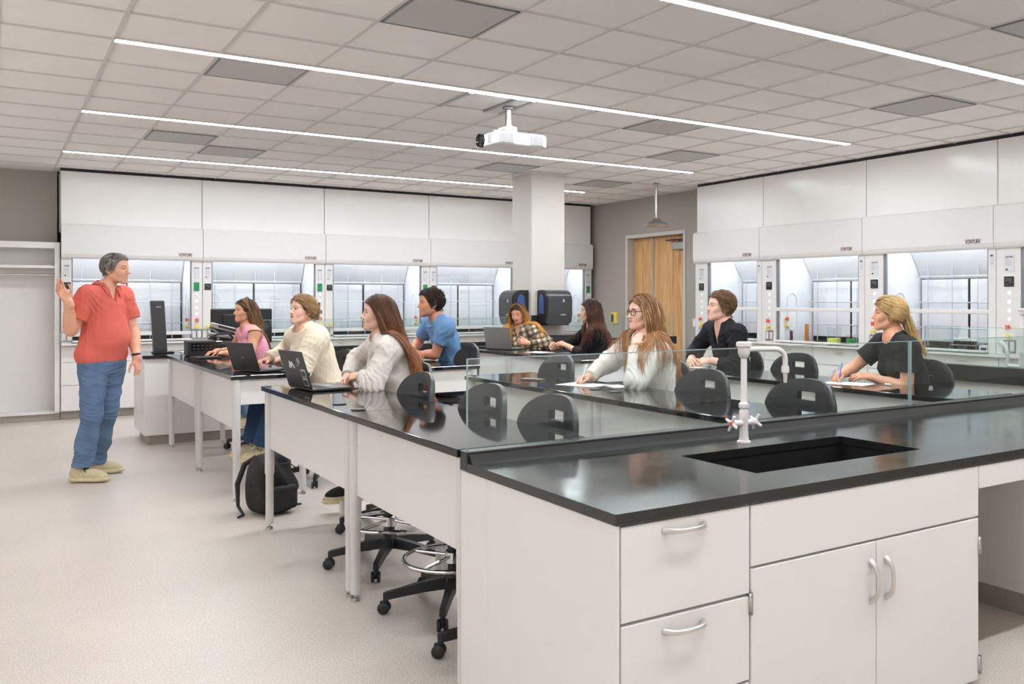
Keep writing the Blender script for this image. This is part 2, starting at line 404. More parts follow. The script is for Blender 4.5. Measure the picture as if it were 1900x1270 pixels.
# sprinkler-free ceiling tile with the projector's rails
px, py = GX0+4.5*TILE, GY0+.5*TILE
pm = thing('projector_mount', 'white ceiling plate with metal rails and pole holding the projector', 'mount', (3.55, 6.44, ZC))
MB().box((-.50, -.29, -.012), (-.47, .29, .0)).box((-.085, -.29, -.012), (-.06, .29, 0)).box((.06, -.29, -.012), (.085, .29, 0)).box((-.47, -.29, -.009), (.085, -.27, 0)).build('rail', M['steel'], pm)
MB().box((-.06, -.29, -.006), (.06, .29, 0), .002).build('plate', M['wmetal'], pm)
MB().lathe([(.048, -.012), (.048, -.03), (.026, -.034), (.026, -.16), (.034, -.16), (.034, -.175)], n=20).build('pole', M['steel'], pm)
MB().box((-.05, -.055, -.235), (.055, .055, -.172), .012).box((-.075, -.04, -.205), (-.05, .04, -.185), .004).box((-.10, -.08, -.245), (.10, .08, -.235), .003).tube([(-.07, 0, -.2), (-.09, 0, -.2)], .012).build('bracket', M['wmetal'], pm)
pj = thing('projector', 'white ceiling projector with black lens hanging from the mount', 'projector', (3.555, 6.40, 2.70))
c_ = MB().box((-.24, -.17, 0), (.24, .17, .105), .018, 3)
c_.build('body', M['wmetal'], pj)
MB().box((-.235, -.14, .105), (.235, .165, .116), .004).build('top_tray', M['grey'], pj)
for s0, s1 in ((-.20, -.07), (.085, .205)):
    v = MB()
    v.box((s0, -.1715, .018), (s1, -.168, .02)).box((s0, -.1715, .09), (s1, -.168, .092))
    for k in range(10): v.box((s0+(s1-s0)*k/10, -.1725, .018), (s0+(s1-s0)*(k+.5)/10, -.168, .092))
    v.build('vent_grille', M['grey'], pj)
v = MB().box((-.2415, -.10, .018), (-.238, -.056, .02))
for k in range(3): v.box((-.243, -.10+.018*k, .018), (-.238, -.092+.018*k, .09))
v.build('vent_grille', M['grey'], pj)
MB().lathe([(.0, .0), (.038, -.0), (.052, -.014), (.056, -.014), (.056, .02), (0, .02)], (-.25, .065, .055), axis='X').build('lens', M['screen'], pj)

# emergency shower
sh = thing('emergency_shower', 'steel emergency shower head on a pole from the ceiling by the door', 'shower', (7.63, 9.64, ZC))
MB().lathe([(.0, 0), (.045, 0), (.045, -.012), (.02, -.016), (.02, -.46), (.028, -.465), (.028, -.48)], n=20).build('pipe', M['steel'], sh)
MB().lathe([(.0, -.47), (.04, -.475), (.055, -.50), (.10, -.53), (.155, -.555), (.165, -.575), (.16, -.588), (.0, -.575)], n=32).build('shower_head', M['steel'], sh)
# wall bits
sw_ = thing('wall_switch', 'white wall switch plate right of the wooden door', 'switch', (XDOOR, 9.88, 1.13))
MB().box((-.008, -.045, -.06), (0, .045, .06), .003).build('plate', M['wmetal'], sw_); MB().box((-.014, -.012, -.03), (-.006, .012, .03), .002).build('rocker', M['paper'], sw_)
sg = thing('gas_alarm_box', 'small yellow box with black front on the grey wall left of the door', 'alarm', (XDOOR, 11.84, 1.165))
MB().box((-.045, -.07, -.09), (0, .07, .09), .008).build('case', M['yellow'], sg); MB().box((-.05, 0, -.07), (-.044, .062, .06), .004).build('front', M['black'], sg)

# open closet in the left corner
CX0, CX1, CY = -1.9, .672, 12.47
cl = thing('open_closet', 'tall white open closet with shelf and rail in the left corner', 'closet', ((CX0+CX1)/2, CY, 0))
def rel(mb, name, m, parent, off=None):
    o = mb.build(name, m, parent)
    o.location = -Vector(parent.location) if off is None else off
    return o
rel(MB().box((CX0, CY+.30, .1), (CX1, CY+.325, 2.16)), 'back_panel', M['white'], cl)
rel(MB().box((CX0, CY, .1), (CX0+.03, CY+.30, 2.16), .002), 'side_panel', M['white'], cl)
rel(MB().box((CX0, CY-.004, 2.085), (CX1-.0555, CY+.30, 2.16), .003), 'top_panel', M['white'], cl)
rel(MB().box((CX0+.03, CY+.02, 1.845), (CX1-.031, CY+.30, 1.88), .002), 'shelf', M['white'], cl)
rel(MB().tube([(CX0+.03, CY+.13, 1.765), (CX1-.031, CY+.13, 1.765)], .016, 12), 'clothes_rail', M['nickel'], cl)
h = MB().use(M['white']).box((CX1-.03, CY, .1), (CX1, CY+.30, 2.16), .002).box((CX1-.055, CY-.004, .1), (CX1, CY+.016, 2.16), .002).use(M['grey'])
for k in range(44): h.box((CX1-.0325, CY+.05, .35+k*.032), (CX1-.0295, CY+.06, .362+k*.032)).box((CX1-.0325, CY+.245, .35+k*.032), (CX1-.0295, CY+.255, .362+k*.032))
rel(h, 'side_panel', None, cl)
rel(MB().box((CX0, CY+.03, .08), (CX1, CY+.30, .11)), 'bottom_panel', M['white'], cl)
rel(MB().box((CX0, CY+.05, 0), (CX1, CY+.30, .085), .004), 'toe_kick', M['toe'], cl)

# ---------------------------------------------------------------- fume hoods
WORD = 'VENTURI'
def base_cabinet(p, x0, x1, kind, label, parent_loc, rz, group):
    """cabinet under a hood; local x along the run, front at y=0"""
    t = thing('base_cabinet', label, 'cabinet', parent_loc, rz, group)
    w = x1-x0
    MB().box((x0+.001, .03, .1), (x1-.001, .55, .90), .002).build('body', M['white'], t)
    MB().box((x0, .08, 0), (x1, .5, .1)).build('toe_kick', M['toe'], t)
    def handle(par, cx, z):
        MB().tube([(cx-.05, .008, z), (cx-.045, -.022, z+.002), (cx, -.03, z+.003), (cx+.045, -.022, z+.002), (cx+.05, .008, z)], .006, 8).build('handle', M['nickel'], par)
    if kind == 'drawers':
        for z0, z1 in ((.70, .895), (.42, .695), (.11, .415)):
            d = MB().box((x0+.004, .008, z0), (x1-.004, .03, z1), .003).build('drawer', M['white'], t); handle(d, (x0+x1)/2, z1-.05)
    else:
        d = MB().box((x0+.004, .008, .70), (x1-.004, .03, .895), .003).build('drawer', M['white'], t); handle(d, (x0+x1)/2, .845)
        n = 2 if w > .6 else 1
        for k in range(n):
            a, b = x0+w*k/n, x0+w*(k+1)/n
            d = MB().box((a+.004, .008, .11), (b-.004, .03, .695), .003).build('door', M['white'], t)
            hx = b-.05 if (k == 0 and n == 2) else a+.05
            MB().tube([(hx, .008, .54), (hx, -.022, .545), (hx, -.03, .59), (hx, -.022, .635), (hx, .008, .64)], .006, 8).build('handle', M['nickel'], d)
    return t
def valve(name, x, y, z, m, parent, axis='Y', sgn=-1):
    """gas cock: cross knob on a short stem, pointing out along axis"""
    mb = MB()
    def P(a, b, c): return (x+a, y+sgn*c, z+b) if axis == 'Y' else (x+sgn*c, y+a, z+b)
    mb.tube([P(0, 0, 0), P(0, 0, .03)], .010, 8)
    for k in range(4):
        a = math.pi/4+k*math.pi/2
        mb.tube([P(0, 0, .036), P(.026*math.cos(a), .026*math.sin(a), .034)], [.013, .009], 7)
    mb.tube([P(0, 0, .028), P(0, 0, .046)], .014, 8)
    return mb.build(name, m, parent)
def hood(loc, rz, W, label, PL, PR, right_side, sash_z, group, uid):
    """local: x from 0 to W, front plane at y=0, interior towards +y"""
    t = thing('fume_hood', label, 'fume hood', loc, rz, group)
    # upper enclosure
    MB().box((.004, .03, 2.385), (W-.004, .06, 3.03), .003).build('upper_panel', M['upper'], t)
    MB().box((0, .06, 2.3), (.018, .7, 3.03)).build('enclosure_side', M['upper'], t)
    MB().box((W-.018, .06, 2.3), (W, .7, 3.03)).build('enclosure_side', M['upper'], t)
    MB().box((0, .045, 3.03), (W, .12, ZC+.005)).build('reveal', M['dark'], t)
    # canopy with a soft lower lip
    out = [(-.035, 1.985), (-.045, 2.02), (-.045, 2.37), (-.03, 2.39), (.05, 2.39), (.05, 1.965), (-.02, 1.965)]
    mb = MB(); mb.prism([(u, v_) for u, v_ in out], .003, W-.003, 'X'); mb.build('canopy', M['wmetal'], t)
    npl = MB().box((W-.30, -.048, 2.012), (W-.125, -.0455, 2.068), .001).build('nameplate', M['plate'], t)
    lb = MB(); lettering(lb, WORD, (W-.293, -.048, 2.025), (1, 0, 0), (0, 0, 1), (0, -1, 0), .030, .0185, .0062, .0055, .0015)
    lb.box((W-.293, -.0492, 2.060), (W-.132, -.048, 2.0625)); lb.build('nameplate_lettering', M['ink'], npl)
    # posts
    for nm, a, b in (('left_post', 0, PL), ('right_post', W-PR, W)):
        MB().box((a+.002, 0, .90), (b-.002, .16, 1.97), .006).build(nm, M['wmetal'], t)
    # dark seal where the sash runs
    MB().box((PL-.002, .01, .95), (PL+.010, .05, 1.965)).build('sash_track', M['grey'], t)
    MB().box((W-PR-.010, .01, .95), (W-PR+.002, .05, 1.965)).build('sash_track', M['grey'], t)
    # interior
    D = .72
    MB().box((PL, D, .93), (W-PR, D+.02, 2.27)).build('back_liner', M['liner'], t)
    MB().box((PL-.004, .07, .93), (PL+.006, D, 2.27)).build('left_liner', M['liner'], t)
    MB().box((W-PR-.006, .07, .93), (W-PR+.004, D, 2.27)).build('right_liner', M['liner'], t)
    MB().box((PL, .07, 2.255), (W-PR, D, 2.27)).build('roof_liner', M['liner'], t)
    MB().box((PL+.10, .12, 2.225), (W-PR-.10, .26, 2.255), .004).build('hood_lamp', M['hoodlamp'], t)
    # rounded access covers on the side liners
    for sx in (PL+.0075, W-PR-.0075):
        pts = [(sx, .27+.085*math.cos(a), 1.46+.085*math.sin(a)) for a in np.linspace(0, math.pi, 9)] + [(sx, .27+.085*math.cos(a), 1.16+.085*math.sin(a)) for a in np.linspace(math.pi, 2*math.pi, 9)]
        MB().tube(pts, .007, 6, closed=True).build('access_cover', M['wmetal'], t)
    # baffles: three panels with dark slots, a sloped upper one
    x0, x1 = PL+.015, W-PR-.015; n = 2; bw = (x1-x0)/n
    mb = MB()
    for k in range(n): mb.box((x0+bw*k+.014, D-.085, 1.0), (x0+bw*(k+1)-.014, D-.07, 1.69), .012)
    bf = mb.build('baffle', M['baffle'], t)
    mb = MB().box((x0, D-.06, .95), (x1, D-.055, 1.69)); mb.build('baffle_slot', M['dark'], t)
    mb = MB(); mb.raw([(x0, D-.07, 1.70), (x1, D-.07, 1.70), (x1, D-.42, 2.25), (x0, D-.42, 2.25), (x0, D-.055, 1.70), (x1, D-.055, 1.70), (x1, D-.405, 2.255), (x0, D-.405, 2.255)], [(0, 1, 2, 3), (4, 5, 6, 7), (0, 1, 5, 4), (1, 2, 6, 5), (2, 3, 7, 6), (3, 0, 4, 7)])
    mb.build('upper_baffle', M['baffle'], t)
    # rod lattice
    mb = MB(); yl = D-.16
    nx = max(3, int(round((x1-x0)/.29))); dx = (x1-x0)/nx
    for k in range(nx): mb.tube([(x0+dx*(k+.5), yl, .95), (x0+dx*(k+.5), yl, 1.86)], .0065, 8)
    for z in (1.72, 1.435, 1.155): mb.tube([(x0+.01, yl-.014, z), (x1-.01, yl-.014, z)], .0065, 8)
    for k in range(nx):
        for z in (1.72, 1.435, 1.155): mb.box((x0+dx*(k+.5)-.012, yl-.02, z-.011), (x0+dx*(k+.5)+.012, yl+.008, z+.011), .003)
    mb.build('rod_lattice', M['rod'], t)
    # work surface, sill and sash
    MB().box((PL-.004, .06, .905), (W-PR+.004, D, .935)).build('work_surface', M['epoxy'], t)
    MB().box((.0, -.055, .905), (W, .06, .93), .006).box((PL, -.045, .94), (W-PR, .03, .965), .01).build('sill', M['wmetal'], t)
    MB().box((PL+.004, .028, sash_z+.02), (W-PR-.004, .034, 1.99)).build('sash_glass', M['sash'], t)
    MB().box((PL-.012, .0, sash_z-.022), (W-PR+.012, .045, sash_z+.022), .008).build('sash_handle', M['wmetal'], t)
    # post fittings
    def label_sheet(cx, z0, z1, wd, tri):
        ls = MB().box((cx-wd/2, -.003, z0), (cx+wd/2, .0005, z1), .0005).build('caution_label', M['lgrey'], t)
        tx = MB(); lettering(tx, 'CAUTION', (cx-wd*.38, -.003, z1-.03), (1, 0, 0), (0, 0, 1), (0, -1, 0), .012, wd*.085, wd*.028, .0028, .0006)
        if not tri:
            for k in range(5): tx.box((cx-wd*.4, -.0034, z1-.05-k*.013), (cx+wd*(.1+.28*((k*7) % 3)/2), -.003, z1-.0485-k*.013))
            tx.box((cx-wd*.36, -.0036, z0+.012), (cx-wd*.16, -.003, z0+.028))
        else:
            tx.raw([(cx-wd*.1, -.0034, z1-.05), (cx+wd*.2, -.0034, z1-.05), (cx+wd*.2, -.0034, z0+.03), (cx-wd*.1, -.0034, z0+.03)], [(0, 1, 2, 3)]) if False else tx.box((cx-wd*.3, -.0034, z0+.02), (cx+wd*.3, -.003, z0+.022))
            tx.box((cx-wd*.3, -.0034, z0+.02), (cx-wd*.28, -.003, z1-.05)).box((cx+wd*.28, -.0034, z0+.02), (cx+wd*.3, -.003, z1-.05))
        tx.build('label_print', M['ink'], ls)
    def panel(cx, z, m, s, nm):
        pn = MB().box((cx-s*1.15, -.004, z-s*1.15), (cx+s*1.15, .0005, z+s*1.15), .003).build('mount_plate', M['paper'], t)
        p2 = MB().box((cx-s, -.012, z-s), (cx+s, -.003, z+s), .004).build(nm, m, pn)
        return p2, pn
    def monitor(cx, z, s):
        p2, pn = panel(cx, z, M['black'], s, 'control_panel')
        d = MB()
        for k in range(3): d.box((cx-s*.6+s*.45*k, -.0128, z+s*.15), (cx-s*.35+s*.45*k, -.012, z+s*.4))
        d.box((cx+s*.1, -.0128, z-s*.2), (cx+s*.6, -.012, z-s*.08)).box((cx-s*.6, -.0128, z+s*.55), (cx+s*.6, -.012, z+s*.62)).box((cx-s*.6, -.0128, z-s*.65), (cx-s*.2, -.012, z-s*.58))
        d.build('panel_marks', M['grey'], pn)
    def outlet(cx, z):
        o = MB().box((cx-.065, -.006, z-.065), (cx+.065, .0005, z+.065), .003).build('outlet', M['steel'], t)
        d = MB()
        for sx in (-.032, .032): d.box((cx+sx-.022, -.009, z-.045), (cx+sx+.022, -.0055, z+.045), .004)
        d.build('socket', M['lgrey'], o)
    def service(cx):
        valve('gas_valve', cx, 0, 1.20, M['orange'], t); valve('water_valve', cx, 0, 1.115, M['yellow'], t); outlet(cx, .995+.02)
        for z in (1.53, 1.445, 1.36, 1.28): MB().lathe([(.0, -.004), (.022, -.003), (.024, .002)], (cx, 0, z), axis='Y', n=14).build('hole_plug', M['paper'], t)
    if right_side:
        cx = PL*.55
        label_sheet(cx, 1.735, 1.90, .10, False); monitor(cx, 1.64, .05); service(cx)
        label_sheet(W-PR/2, 1.80, 1.92, .035, True)
        # cocks on the inner left wall
        valve('gas_valve', PL+.006, .16, 1.225, M['orange'], t, 'X', 1); valve('water_valve', PL+.006, .16, 1.14, M['yellow'], t, 'X', 1)
        valve('gas_valve', W-PR-.006, .16, 1.225, M['orange'], t, 'X', -1); valve('water_valve', W-PR-.006, .16, 1.14, M['yellow'], t, 'X', -1)
    else:
        label_sheet(PL*.55, 1.74, 1.90, .07, False); monitor(PL*.55, 1.635, .042)
        cx = W-PR*.55
        label_sheet(cx, 1.73, 1.90, .075, True)
        MB().box((cx-.033, -.012, 1.58), (cx+.033, .0, 1.69), .004).build('airflow_switch', M['green'], t)
        MB().box((cx-.02, -.014, 1.52), (cx+.02, .0, 1.545), .002).build('switch_label', M['paper'], t)
        service(cx); outlet(PL*.5, 1.015)
        valve('water_valve', PL*.55, 0, 1.115, M['yellow'], t)
        valve('gas_valve', W-PR-.006, .14, 1.20, M['orange'], t, 'X', -1); valve('water_valve', W-PR-.006, .14, 1.115, M['yellow'], t, 'X', -1)
    return t
BX = [.678, 2.285, 3.90, 5.49, 7.05, 8.43]
BY = 12.40
blab = ['leftmost fume hood on the back wall, behind the instructor', 'second fume hood from the left on the back wall, behind the woman in pink',
        'third fume hood on the back wall, behind the woman with long auburn hair', 'fourth fume hood on the back wall, between the man in blue and the column',
        'last fume hood on the back wall, right of the column and mostly hidden by it']
bcl = ['behind the instructor', 'behind the woman in pink', 'behind the auburn haired woman', 'behind the man in blue', 'behind the column']
for k in range(5):
    W = BX[k+1]-BX[k]
    hood((BX[k], BY, 0), 0, W, blab[k], .115, .135, False, 1.035, 'fume hoods on the back wall', k)
    for q, (a, b, kd) in enumerate(((0, W*.33, 'drawers'), (W*.33, W, 'doors'))):
        base_cabinet(None, a, b, kd, 'white %s base cabinet under the back wall hood %s' % ('three-drawer' if q == 0 else 'two-door', bcl[k]), (BX[k], BY+.035, 0), 0, 'white base cabinets under the hoods')
RYs = [9.46, 8.184, 6.587, 5.025, 3.43, 1.83]
RX = 8.174
rlab = ['farthest fume hood on the right wall, next to the door, behind the man in black', 'second fume hood on the right wall, holding coloured liquids in beakers',
        'third fume hood on the right wall, behind the blonde woman, holding a test tube rack', 'fume hood at the right edge of the photo', 'fume hood on the right wall beyond the photo edge']
rcl = ['the farthest right wall fume hood by the door', 'the right wall fume hood with the coloured beakers', 'the right wall fume hood with the test tube rack', 'the fume hood cut by the right photo edge', 'the right wall fume hood out of the photo']
for k in range(5):
    W = RYs[k]-RYs[k+1]
    hood((RX, RYs[k], 0), -math.pi/2, W, rlab[k], .25, .085, True, 1.345, 'fume hoods on the right wall', k)
    for q, (a, b, kd) in enumerate(((0, W/2, 'doors'), (W/2, W, 'doors'))):
        base_cabinet(None, a, b, kd, 'white base cabinet under %s, %s half' % (rcl[k], ('far', 'near')[q]), (RX+.035, RYs[k], 0), -math.pi/2, 'white base cabinets under the hoods')
# things standing in the right hoods
def hoodpt(px_y, depth): return (RX+depth, px_y, .935)
def beaker(loc, r, h, fill, m, label):
    t = thing('beaker', label, 'beaker', loc, 0)
    MB().lathe([(0, .002), (r, .002), (r, h), (r+.004, h+.004), (r-.003, h+.001), (r-.003, .006), (0, .006)], n=24).build('glass_wall', M['sash'], t)
    MB().lathe([(0, .007), (r-.004, .007), (r-.004, fill), (0, fill)], n=24).build('liquid', m, t)
def cyl(loc, r, h, m, label, fill):
    t = thing('graduated_cylinder', label, 'cylinder', loc, 0)
    MB().lathe([(0, 0), (r*2, 0), (r*2, .006), (r*1.05, .012), (0, .012)], n=20).build('base', M['wmetal'], t)
    MB().lathe([(r, .012), (r, h), (r+.003, h+.003), (r-.002, h), (r-.002, .012)], n=20).build('glass_wall', M['sash'], t)
    MB().lathe([(0, .013), (r-.003, .013), (r-.003, fill), (0, fill)], n=20).build('liquid', m, t)
M['lime'] = mat('lime_liquid', rgb(214, 226, 96), .15, noise=.02); M['greenliq'] = mat('green_liquid', rgb(40, 160, 60), .15, noise=.02)
M['orangeliq'] = mat('orange_liquid', rgb(205, 120, 40), .15, noise=.02); M['maroon'] = mat('maroon_liquid', rgb(100, 50, 55), .15, noise=.02); M['pinkliq'] = mat('pink_liquid', rgb(235, 140, 140), .15, noise=.02)
cyl((RX+.16, 7.83, .936), .022, .15, M['maroon'], 'short maroon glass cylinder standing in the second right wall hood', .14)
cyl((RX+.14, 7.56, .936), .027, .24, M['orangeliq'], 'tall orange glass cylinder beside the short maroon one in the hood', .23)
beaker((RX+.12, 7.12, .936), .082, .20, .075, M['lime'], 'large glass beaker of lime yellow liquid in the second right wall hood')
beaker((RX+.12, 6.87, .936), .058, .12, .075, M['greenliq'], 'small glass beaker of green liquid beside the lime yellow one')
cyl((RX+.12, 6.02, .936), .045, .30, M['pinkliq'], 'pink glass cylinder with clear top behind the blonde woman', .21)
tr = thing('test_tube_rack', 'rack of test tubes with black caps in the hood right of the pink cylinder', 'rack', (RX+.13, 5.42, .936))
MB().box((-.07, -.14, 0), (.07, .14, .012), .003).box((-.07, -.14, .06), (.07, .14, .07), .003).box((-.07, -.15, 0), (.07, -.14, .09), .003).box((-.07, .14, 0), (.07, .15, .09), .003).build('rack_frame', M['steel'], tr)
for k in range(10):
    tb = MB().lathe([(0, .014), (.009, .018), (.01, .11), (.0, .11)], (-.03, -.12+k*.0265, 0), n=12).build('test_tube', M['screen'], tr)
    MB().lathe([(.0105, .11), (.0105, .14), (0, .14)], (-.03, -.12+k*.0265, 0), n=12).build('tube_cap', M['paper'], tb)
hb = thing('hand_pump', 'small grey and black device standing right of the test tube rack', 'device', (RX+.11, 5.20, .936))
MB().box((-.04, -.05, 0), (.04, .05, .075), .006).build('case', M['lgrey'], hb); MB().box((-.043, -.03, .025), (-.039, .03, .05), .002).build('display', M['black'], hb)

# ---------------------------------------------------------------- student tables
def table(xr, y0, y1, label, group, caps=(), near_apron=True):
    """bench table: worktop, aprons, four telescopic legs; front edge at x=xr (towards the instructor)"""
    D = .57; t = thing('lab_table', label, 'table', (xr+D/2, (y0+y1)/2, 0), group=group)
    h = (y1-y0)/2; d = D/2; zt = .914
    MB().box((-d, -h+.001, zt-.03), (d, h-.001, zt), .003).build('worktop', M['epoxy'], t)
    mb = MB().box((-d+.045, -h+.03, .515), (-d+.06, h-.03, zt-.03), .002)
    for k in range(5):
        yy = -h+.25+k*(2*h-.5)/4
        for z in (.68, .745): mb.lathe([(0, -.002), (.0045, -.0015), (.006, 0)], (-d+.045, yy, z-.02*(k % 2)), axis='X', n=8)
    mb.build('front_apron', M['white'], t)
    if near_apron:
        MB().box((-d+.06, -h+.028, .70), (d-.03, -h+.043, zt-.03), .002).build('end_apron', M['white'], t)
    MB().box((-d+.06, h-.043, .70), (d-.03, h-.028, zt-.03), .002).build('end_apron', M['white'], t)
    MB().box((d-.06, -h+.03, zt-.09), (d-.045, h-.03, zt-.03), .002).build('back_apron', M['white'], t)
    for sx in (-1, 1):
        for sy in (-1, 1):
            L_ = MB().lathe([(0, zt-.03), (.029, zt-.03), (.029, .36), (.027, .355), (.0245, .35), (.0245, .035), (0, .035)], (sx*(d-.045), sy*(h-.035), 0), n=20).build('leg', M['wmetal'], t)
            MB().lathe([(0, .04), (.008, .04), (.008, .018), (.02, .016), (.022, .0), (0, 0)], (sx*(d-.045), sy*(h-.035), 0), n=16).build('levelling_foot', M['steel'], L_)
    for cx, cy in caps:
        MB().lathe([(.036, zt), (.036, zt+.004), (.033, zt+.006), (0, zt+.006)], (cx-(xr+d), cy-(y0+y1)/2, 0), n=24).build('cable_cap', M['black'], t)
    return t
X1, X2, X3 = 1.43, 2.865, 4.46
NA0, NA1, NA2 = 2.985, 4.25, 5.86     # near block
FB0, FB1, FB2 = 6.72, 8.16, 9.60      # far block
tg = 'black-topped white lab tables'
table(X1, NA1, NA2, 'white lab table of the front row with the stickered laptop on it', tg, caps=((1.53, 4.62), (1.53, 4.33)))
table(X1, NA0, NA1, 'white lab table of the front row joined to the sink bench, black top empty', tg)
table(X2, NA1, NA2, 'second row lab table under the redhead woman in glasses', tg, caps=((3.10, 4.52), (3.11, 4.32)))
table(X2, NA0, NA1, 'second row lab table nearest the sink bench, with empty stools', tg)
table(X3, NA1, NA2, 'third row lab table under the man in the black shirt', tg)
table(X3, NA0, NA1, 'third row lab table under the blonde woman in the black tee', tg)
table(X1, FB0, FB1, 'front row lab table under the plain dark laptop, backpack at its foot', tg)
table(X1, FB1, FB2, 'front row lab table under the arms of the woman in pink', tg)
table(X2, FB0, FB1, 'second row lab table just in front of the man in blue', tg, caps=((3.14, 6.95),))
table(X2, FB1, FB2, 'second row lab table hidden behind the man in blue', tg)
table(X3, FB0, FB1, 'third row lab table under the hands of the curly haired woman', tg)
table(X3, FB1, FB2, 'third row lab table under the grey laptop of the woman in plaid', tg)

# ---------------------------------------------------------------- near sink bench
ZB = .872; BF, BB = 2.0, 2.925; BL = 1.44; BR = 6.6
def front_handle(mb, cx, y, z, horiz=True, L_=.075):
    pts = []
    for k in range(9):
        a = -1+2*k/8; off = .034*(1-abs(a)**4)
        pts.append((cx+a*L_, y-off, z) if horiz else (cx, y-off, z+a*L_))
    n = 10
    return mb.tube(pts, [.011, .009, .0075, .007, .007, .007, .0075, .009, .011], n)
SX0, SX1, SY0, SY1 = 2.19, 3.09, 2.215, 2.62
wt = thing('sink_worktop', 'black epoxy worktop of the near sink bench with undermount sink hole', 'worktop', (BL, BF, ZB))
mb = MB()
for a, b in (((BL, BF), (SX0, BB)), ((SX1, BF), (BR, BB)), ((SX0, BF), (SX1, SY0)), ((SX0, SY1), (SX1, BB))):
    mb.box((a[0], a[1], ZB-.032), (b[0], b[1], ZB))
bmesh.ops.remove_doubles(mb.bm, verts=mb.bm.verts[:], dist=1e-5)
import itertools
inner = [f for f in mb.bm.faces if abs(f.normal.z) < .5 and sum(1 for g2 in mb.bm.faces if g2 is not f and (g2.calc_center_median()-f.calc_center_median()).length < 1e-4)]
rel(mb, 'top', M['epoxy_worn'], wt)
# basin
mb = MB(); zb = ZB-.032; zd = zb-.2
mb.use(M['epoxy_edge'])
i0, i1, j0, j1 = SX0-.006, SX1+.006, SY0-.006, SY1+.006
mb.box((i0-.02, j0-.02, zd-.02), (i1+.02, j1+.02, zd))
mb.box((i0-.02, j0-.02, zd), (i0, j1+.02, zb)).box((i1, j0-.02, zd), (i1+.02, j1+.02, zb)).box((i0, j0-.02, zd), (i1, j0, zb)).box((i0, j1, zd), (i1, j1+.02, zb))
mb.lathe([(.045, zd+.004), (.04, zd+.006), (.0, zd+.002)], ((SX0+SX1)/2, (SY0+SY1)/2, 0))
rel(mb, 'basin', M['epoxy_edge'], wt)
cb = MB().box((BL, BB, ZB-.032), (BR, BB+.06, .912), .004).build('bench_curb', M['epoxy_edge'])
tag(cb, 'raised black curb along the back of the near sink bench, carrying the glass shields', 'curb')
cv = MB(); cv.prism([(BB-.03, ZB), (BB-.001, ZB), (BB-.001, ZB+.03), (BB-.008, ZB+.022), (BB-.02, ZB+.008)], BL+.01, BR, 'X')
rel(cv, 'coved_upstand', M['epoxy_edge'], wt)
# glass shields
def shield(x0, x1, y, z0, z1, label, posts=()):
    t = thing('glass_shield', label, 'glass', ((x0+x1)/2, y, z0)); h = (x1-x0)/2
    MB().box((-h, -.004, 0), (h, .004, z1-z0)).build('pane', M['glass'], t)
    MB().box((-h-.0005, -.0042, 0), (-h+.003, .0042, z1-z0)).box((h-.003, -.0042, 0), (h+.0005, .0042, z1-z0)).box((-h, -.0042, z1-z0-.003), (h, .0042, z1-z0+.0005)).build('pane_edge', M['gedge'], t)
    return t
shield(BL+.015, 4.02, BB+.03, .912, 1.25, 'long clear glass shield on the curb of the near sink bench')
shield(4.034, BR-.02, BB+.03, .912, 1.25, 'second clear glass shield on the near bench, cut by the right photo edge')
# cabinets
FY = BF+.025
def unit(name, label, x0, x1):
    t = thing(name, label, 'cabinet', ((x0+x1)/2, FY, 0), group='white cabinets of the near sink bench'); return t
t = unit('drawer_cabinet', 'white drawer cabinet at the near end of the sink bench with two drawers showing', 1.46, 1.955)
rel(MB().box((1.458, FY, .012), (1.955, BB, ZB-.034), .002), 'body', M['white'], t)
rel(MB().box((1.448, FY-.02, .012), (1.4575, BB+.02, ZB-.034), .002).box((1.446, BB-.14, .03), (1.458, BB+.06, ZB-.034), .002), 'end_panel', M['white'], t)
rel(MB().box((1.49, FY+.06, 0), (1.955, BB-.04, .0125)), 'toe_kick', M['toe'], t)
for z0, z1, hz in ((.562, .832, .803), (.295, .553, .512), (.018, .287, .245)):
    d = rel(MB().box((1.463, FY-.02, z0), (1.951, FY, z1), .003), 'drawer', M['white'], t)
    mbh = MB(); front_handle(mbh, 1.69, FY-.018, hz); o = mbh.build('handle', M['nickel'], d)
t = unit('sink_cabinet', 'white sink cabinet with two doors and bow handles under the black sink', 1.955, 3.15)
rel(MB().box((1.957, FY, .1), (3.15, SY0-.03, ZB-.034), .002).box((1.957, FY, .012), (3.15, BB, .55), .002), 'body', M['white'], t)
rel(MB().box((1.957, FY+.06, 0), (3.15, BB-.04, .0125)), 'toe_kick', M['toe'], t)
rel(MB().box((1.959, FY-.02, .642), (3.147, FY, .832), .003), 'fixed_front', M['white'], t)
for a, b, hx in ((1.959, 2.549, 2.52), (2.553, 3.147, 2.60)):
    d = rel(MB().box((a, FY-.02, .018), (b, FY, .634), .003), 'door', M['white'], t)
    mbh = MB(); front_handle(mbh, hx, FY-.018, .50, False, .07); mbh.build('handle', M['nickel'], d)
    ex = a if a < 2 else b
    for z in (.53, .075): MB().tube([(ex+(-.004 if a < 2 else .004), FY-.021, z-.033), (ex+(-.004 if a < 2 else .004), FY-.021, z+.033)], .008, 10).build('hinge', M['steel'], d)
t = unit('knee_space_apron', 'white drawer front and open knee space right of the sink cabinet', 3.152, 4.0)
rel(MB().box((3.153, FY-.02, .745), (4.0, FY, .832), .003), 'drawer_front', M['white'], t)
rel(MB().box((3.153, FY, .745), (4.0, FY+.45, ZB-.034), .002), 'body', M['white'], t)
rel(MB().box((3.152, BB-.06, .0), (4.0, BB-.04, .744), .002), 'back_panel', M['white'], t)
t = unit('drawer_cabinet', 'white cabinet beyond the knee space, outside the photo', 4.0, 5.0)
rel(MB().box((4.002, FY, .1), (BR-.03, BB, ZB-.034), .002), 'body', M['white'], t)
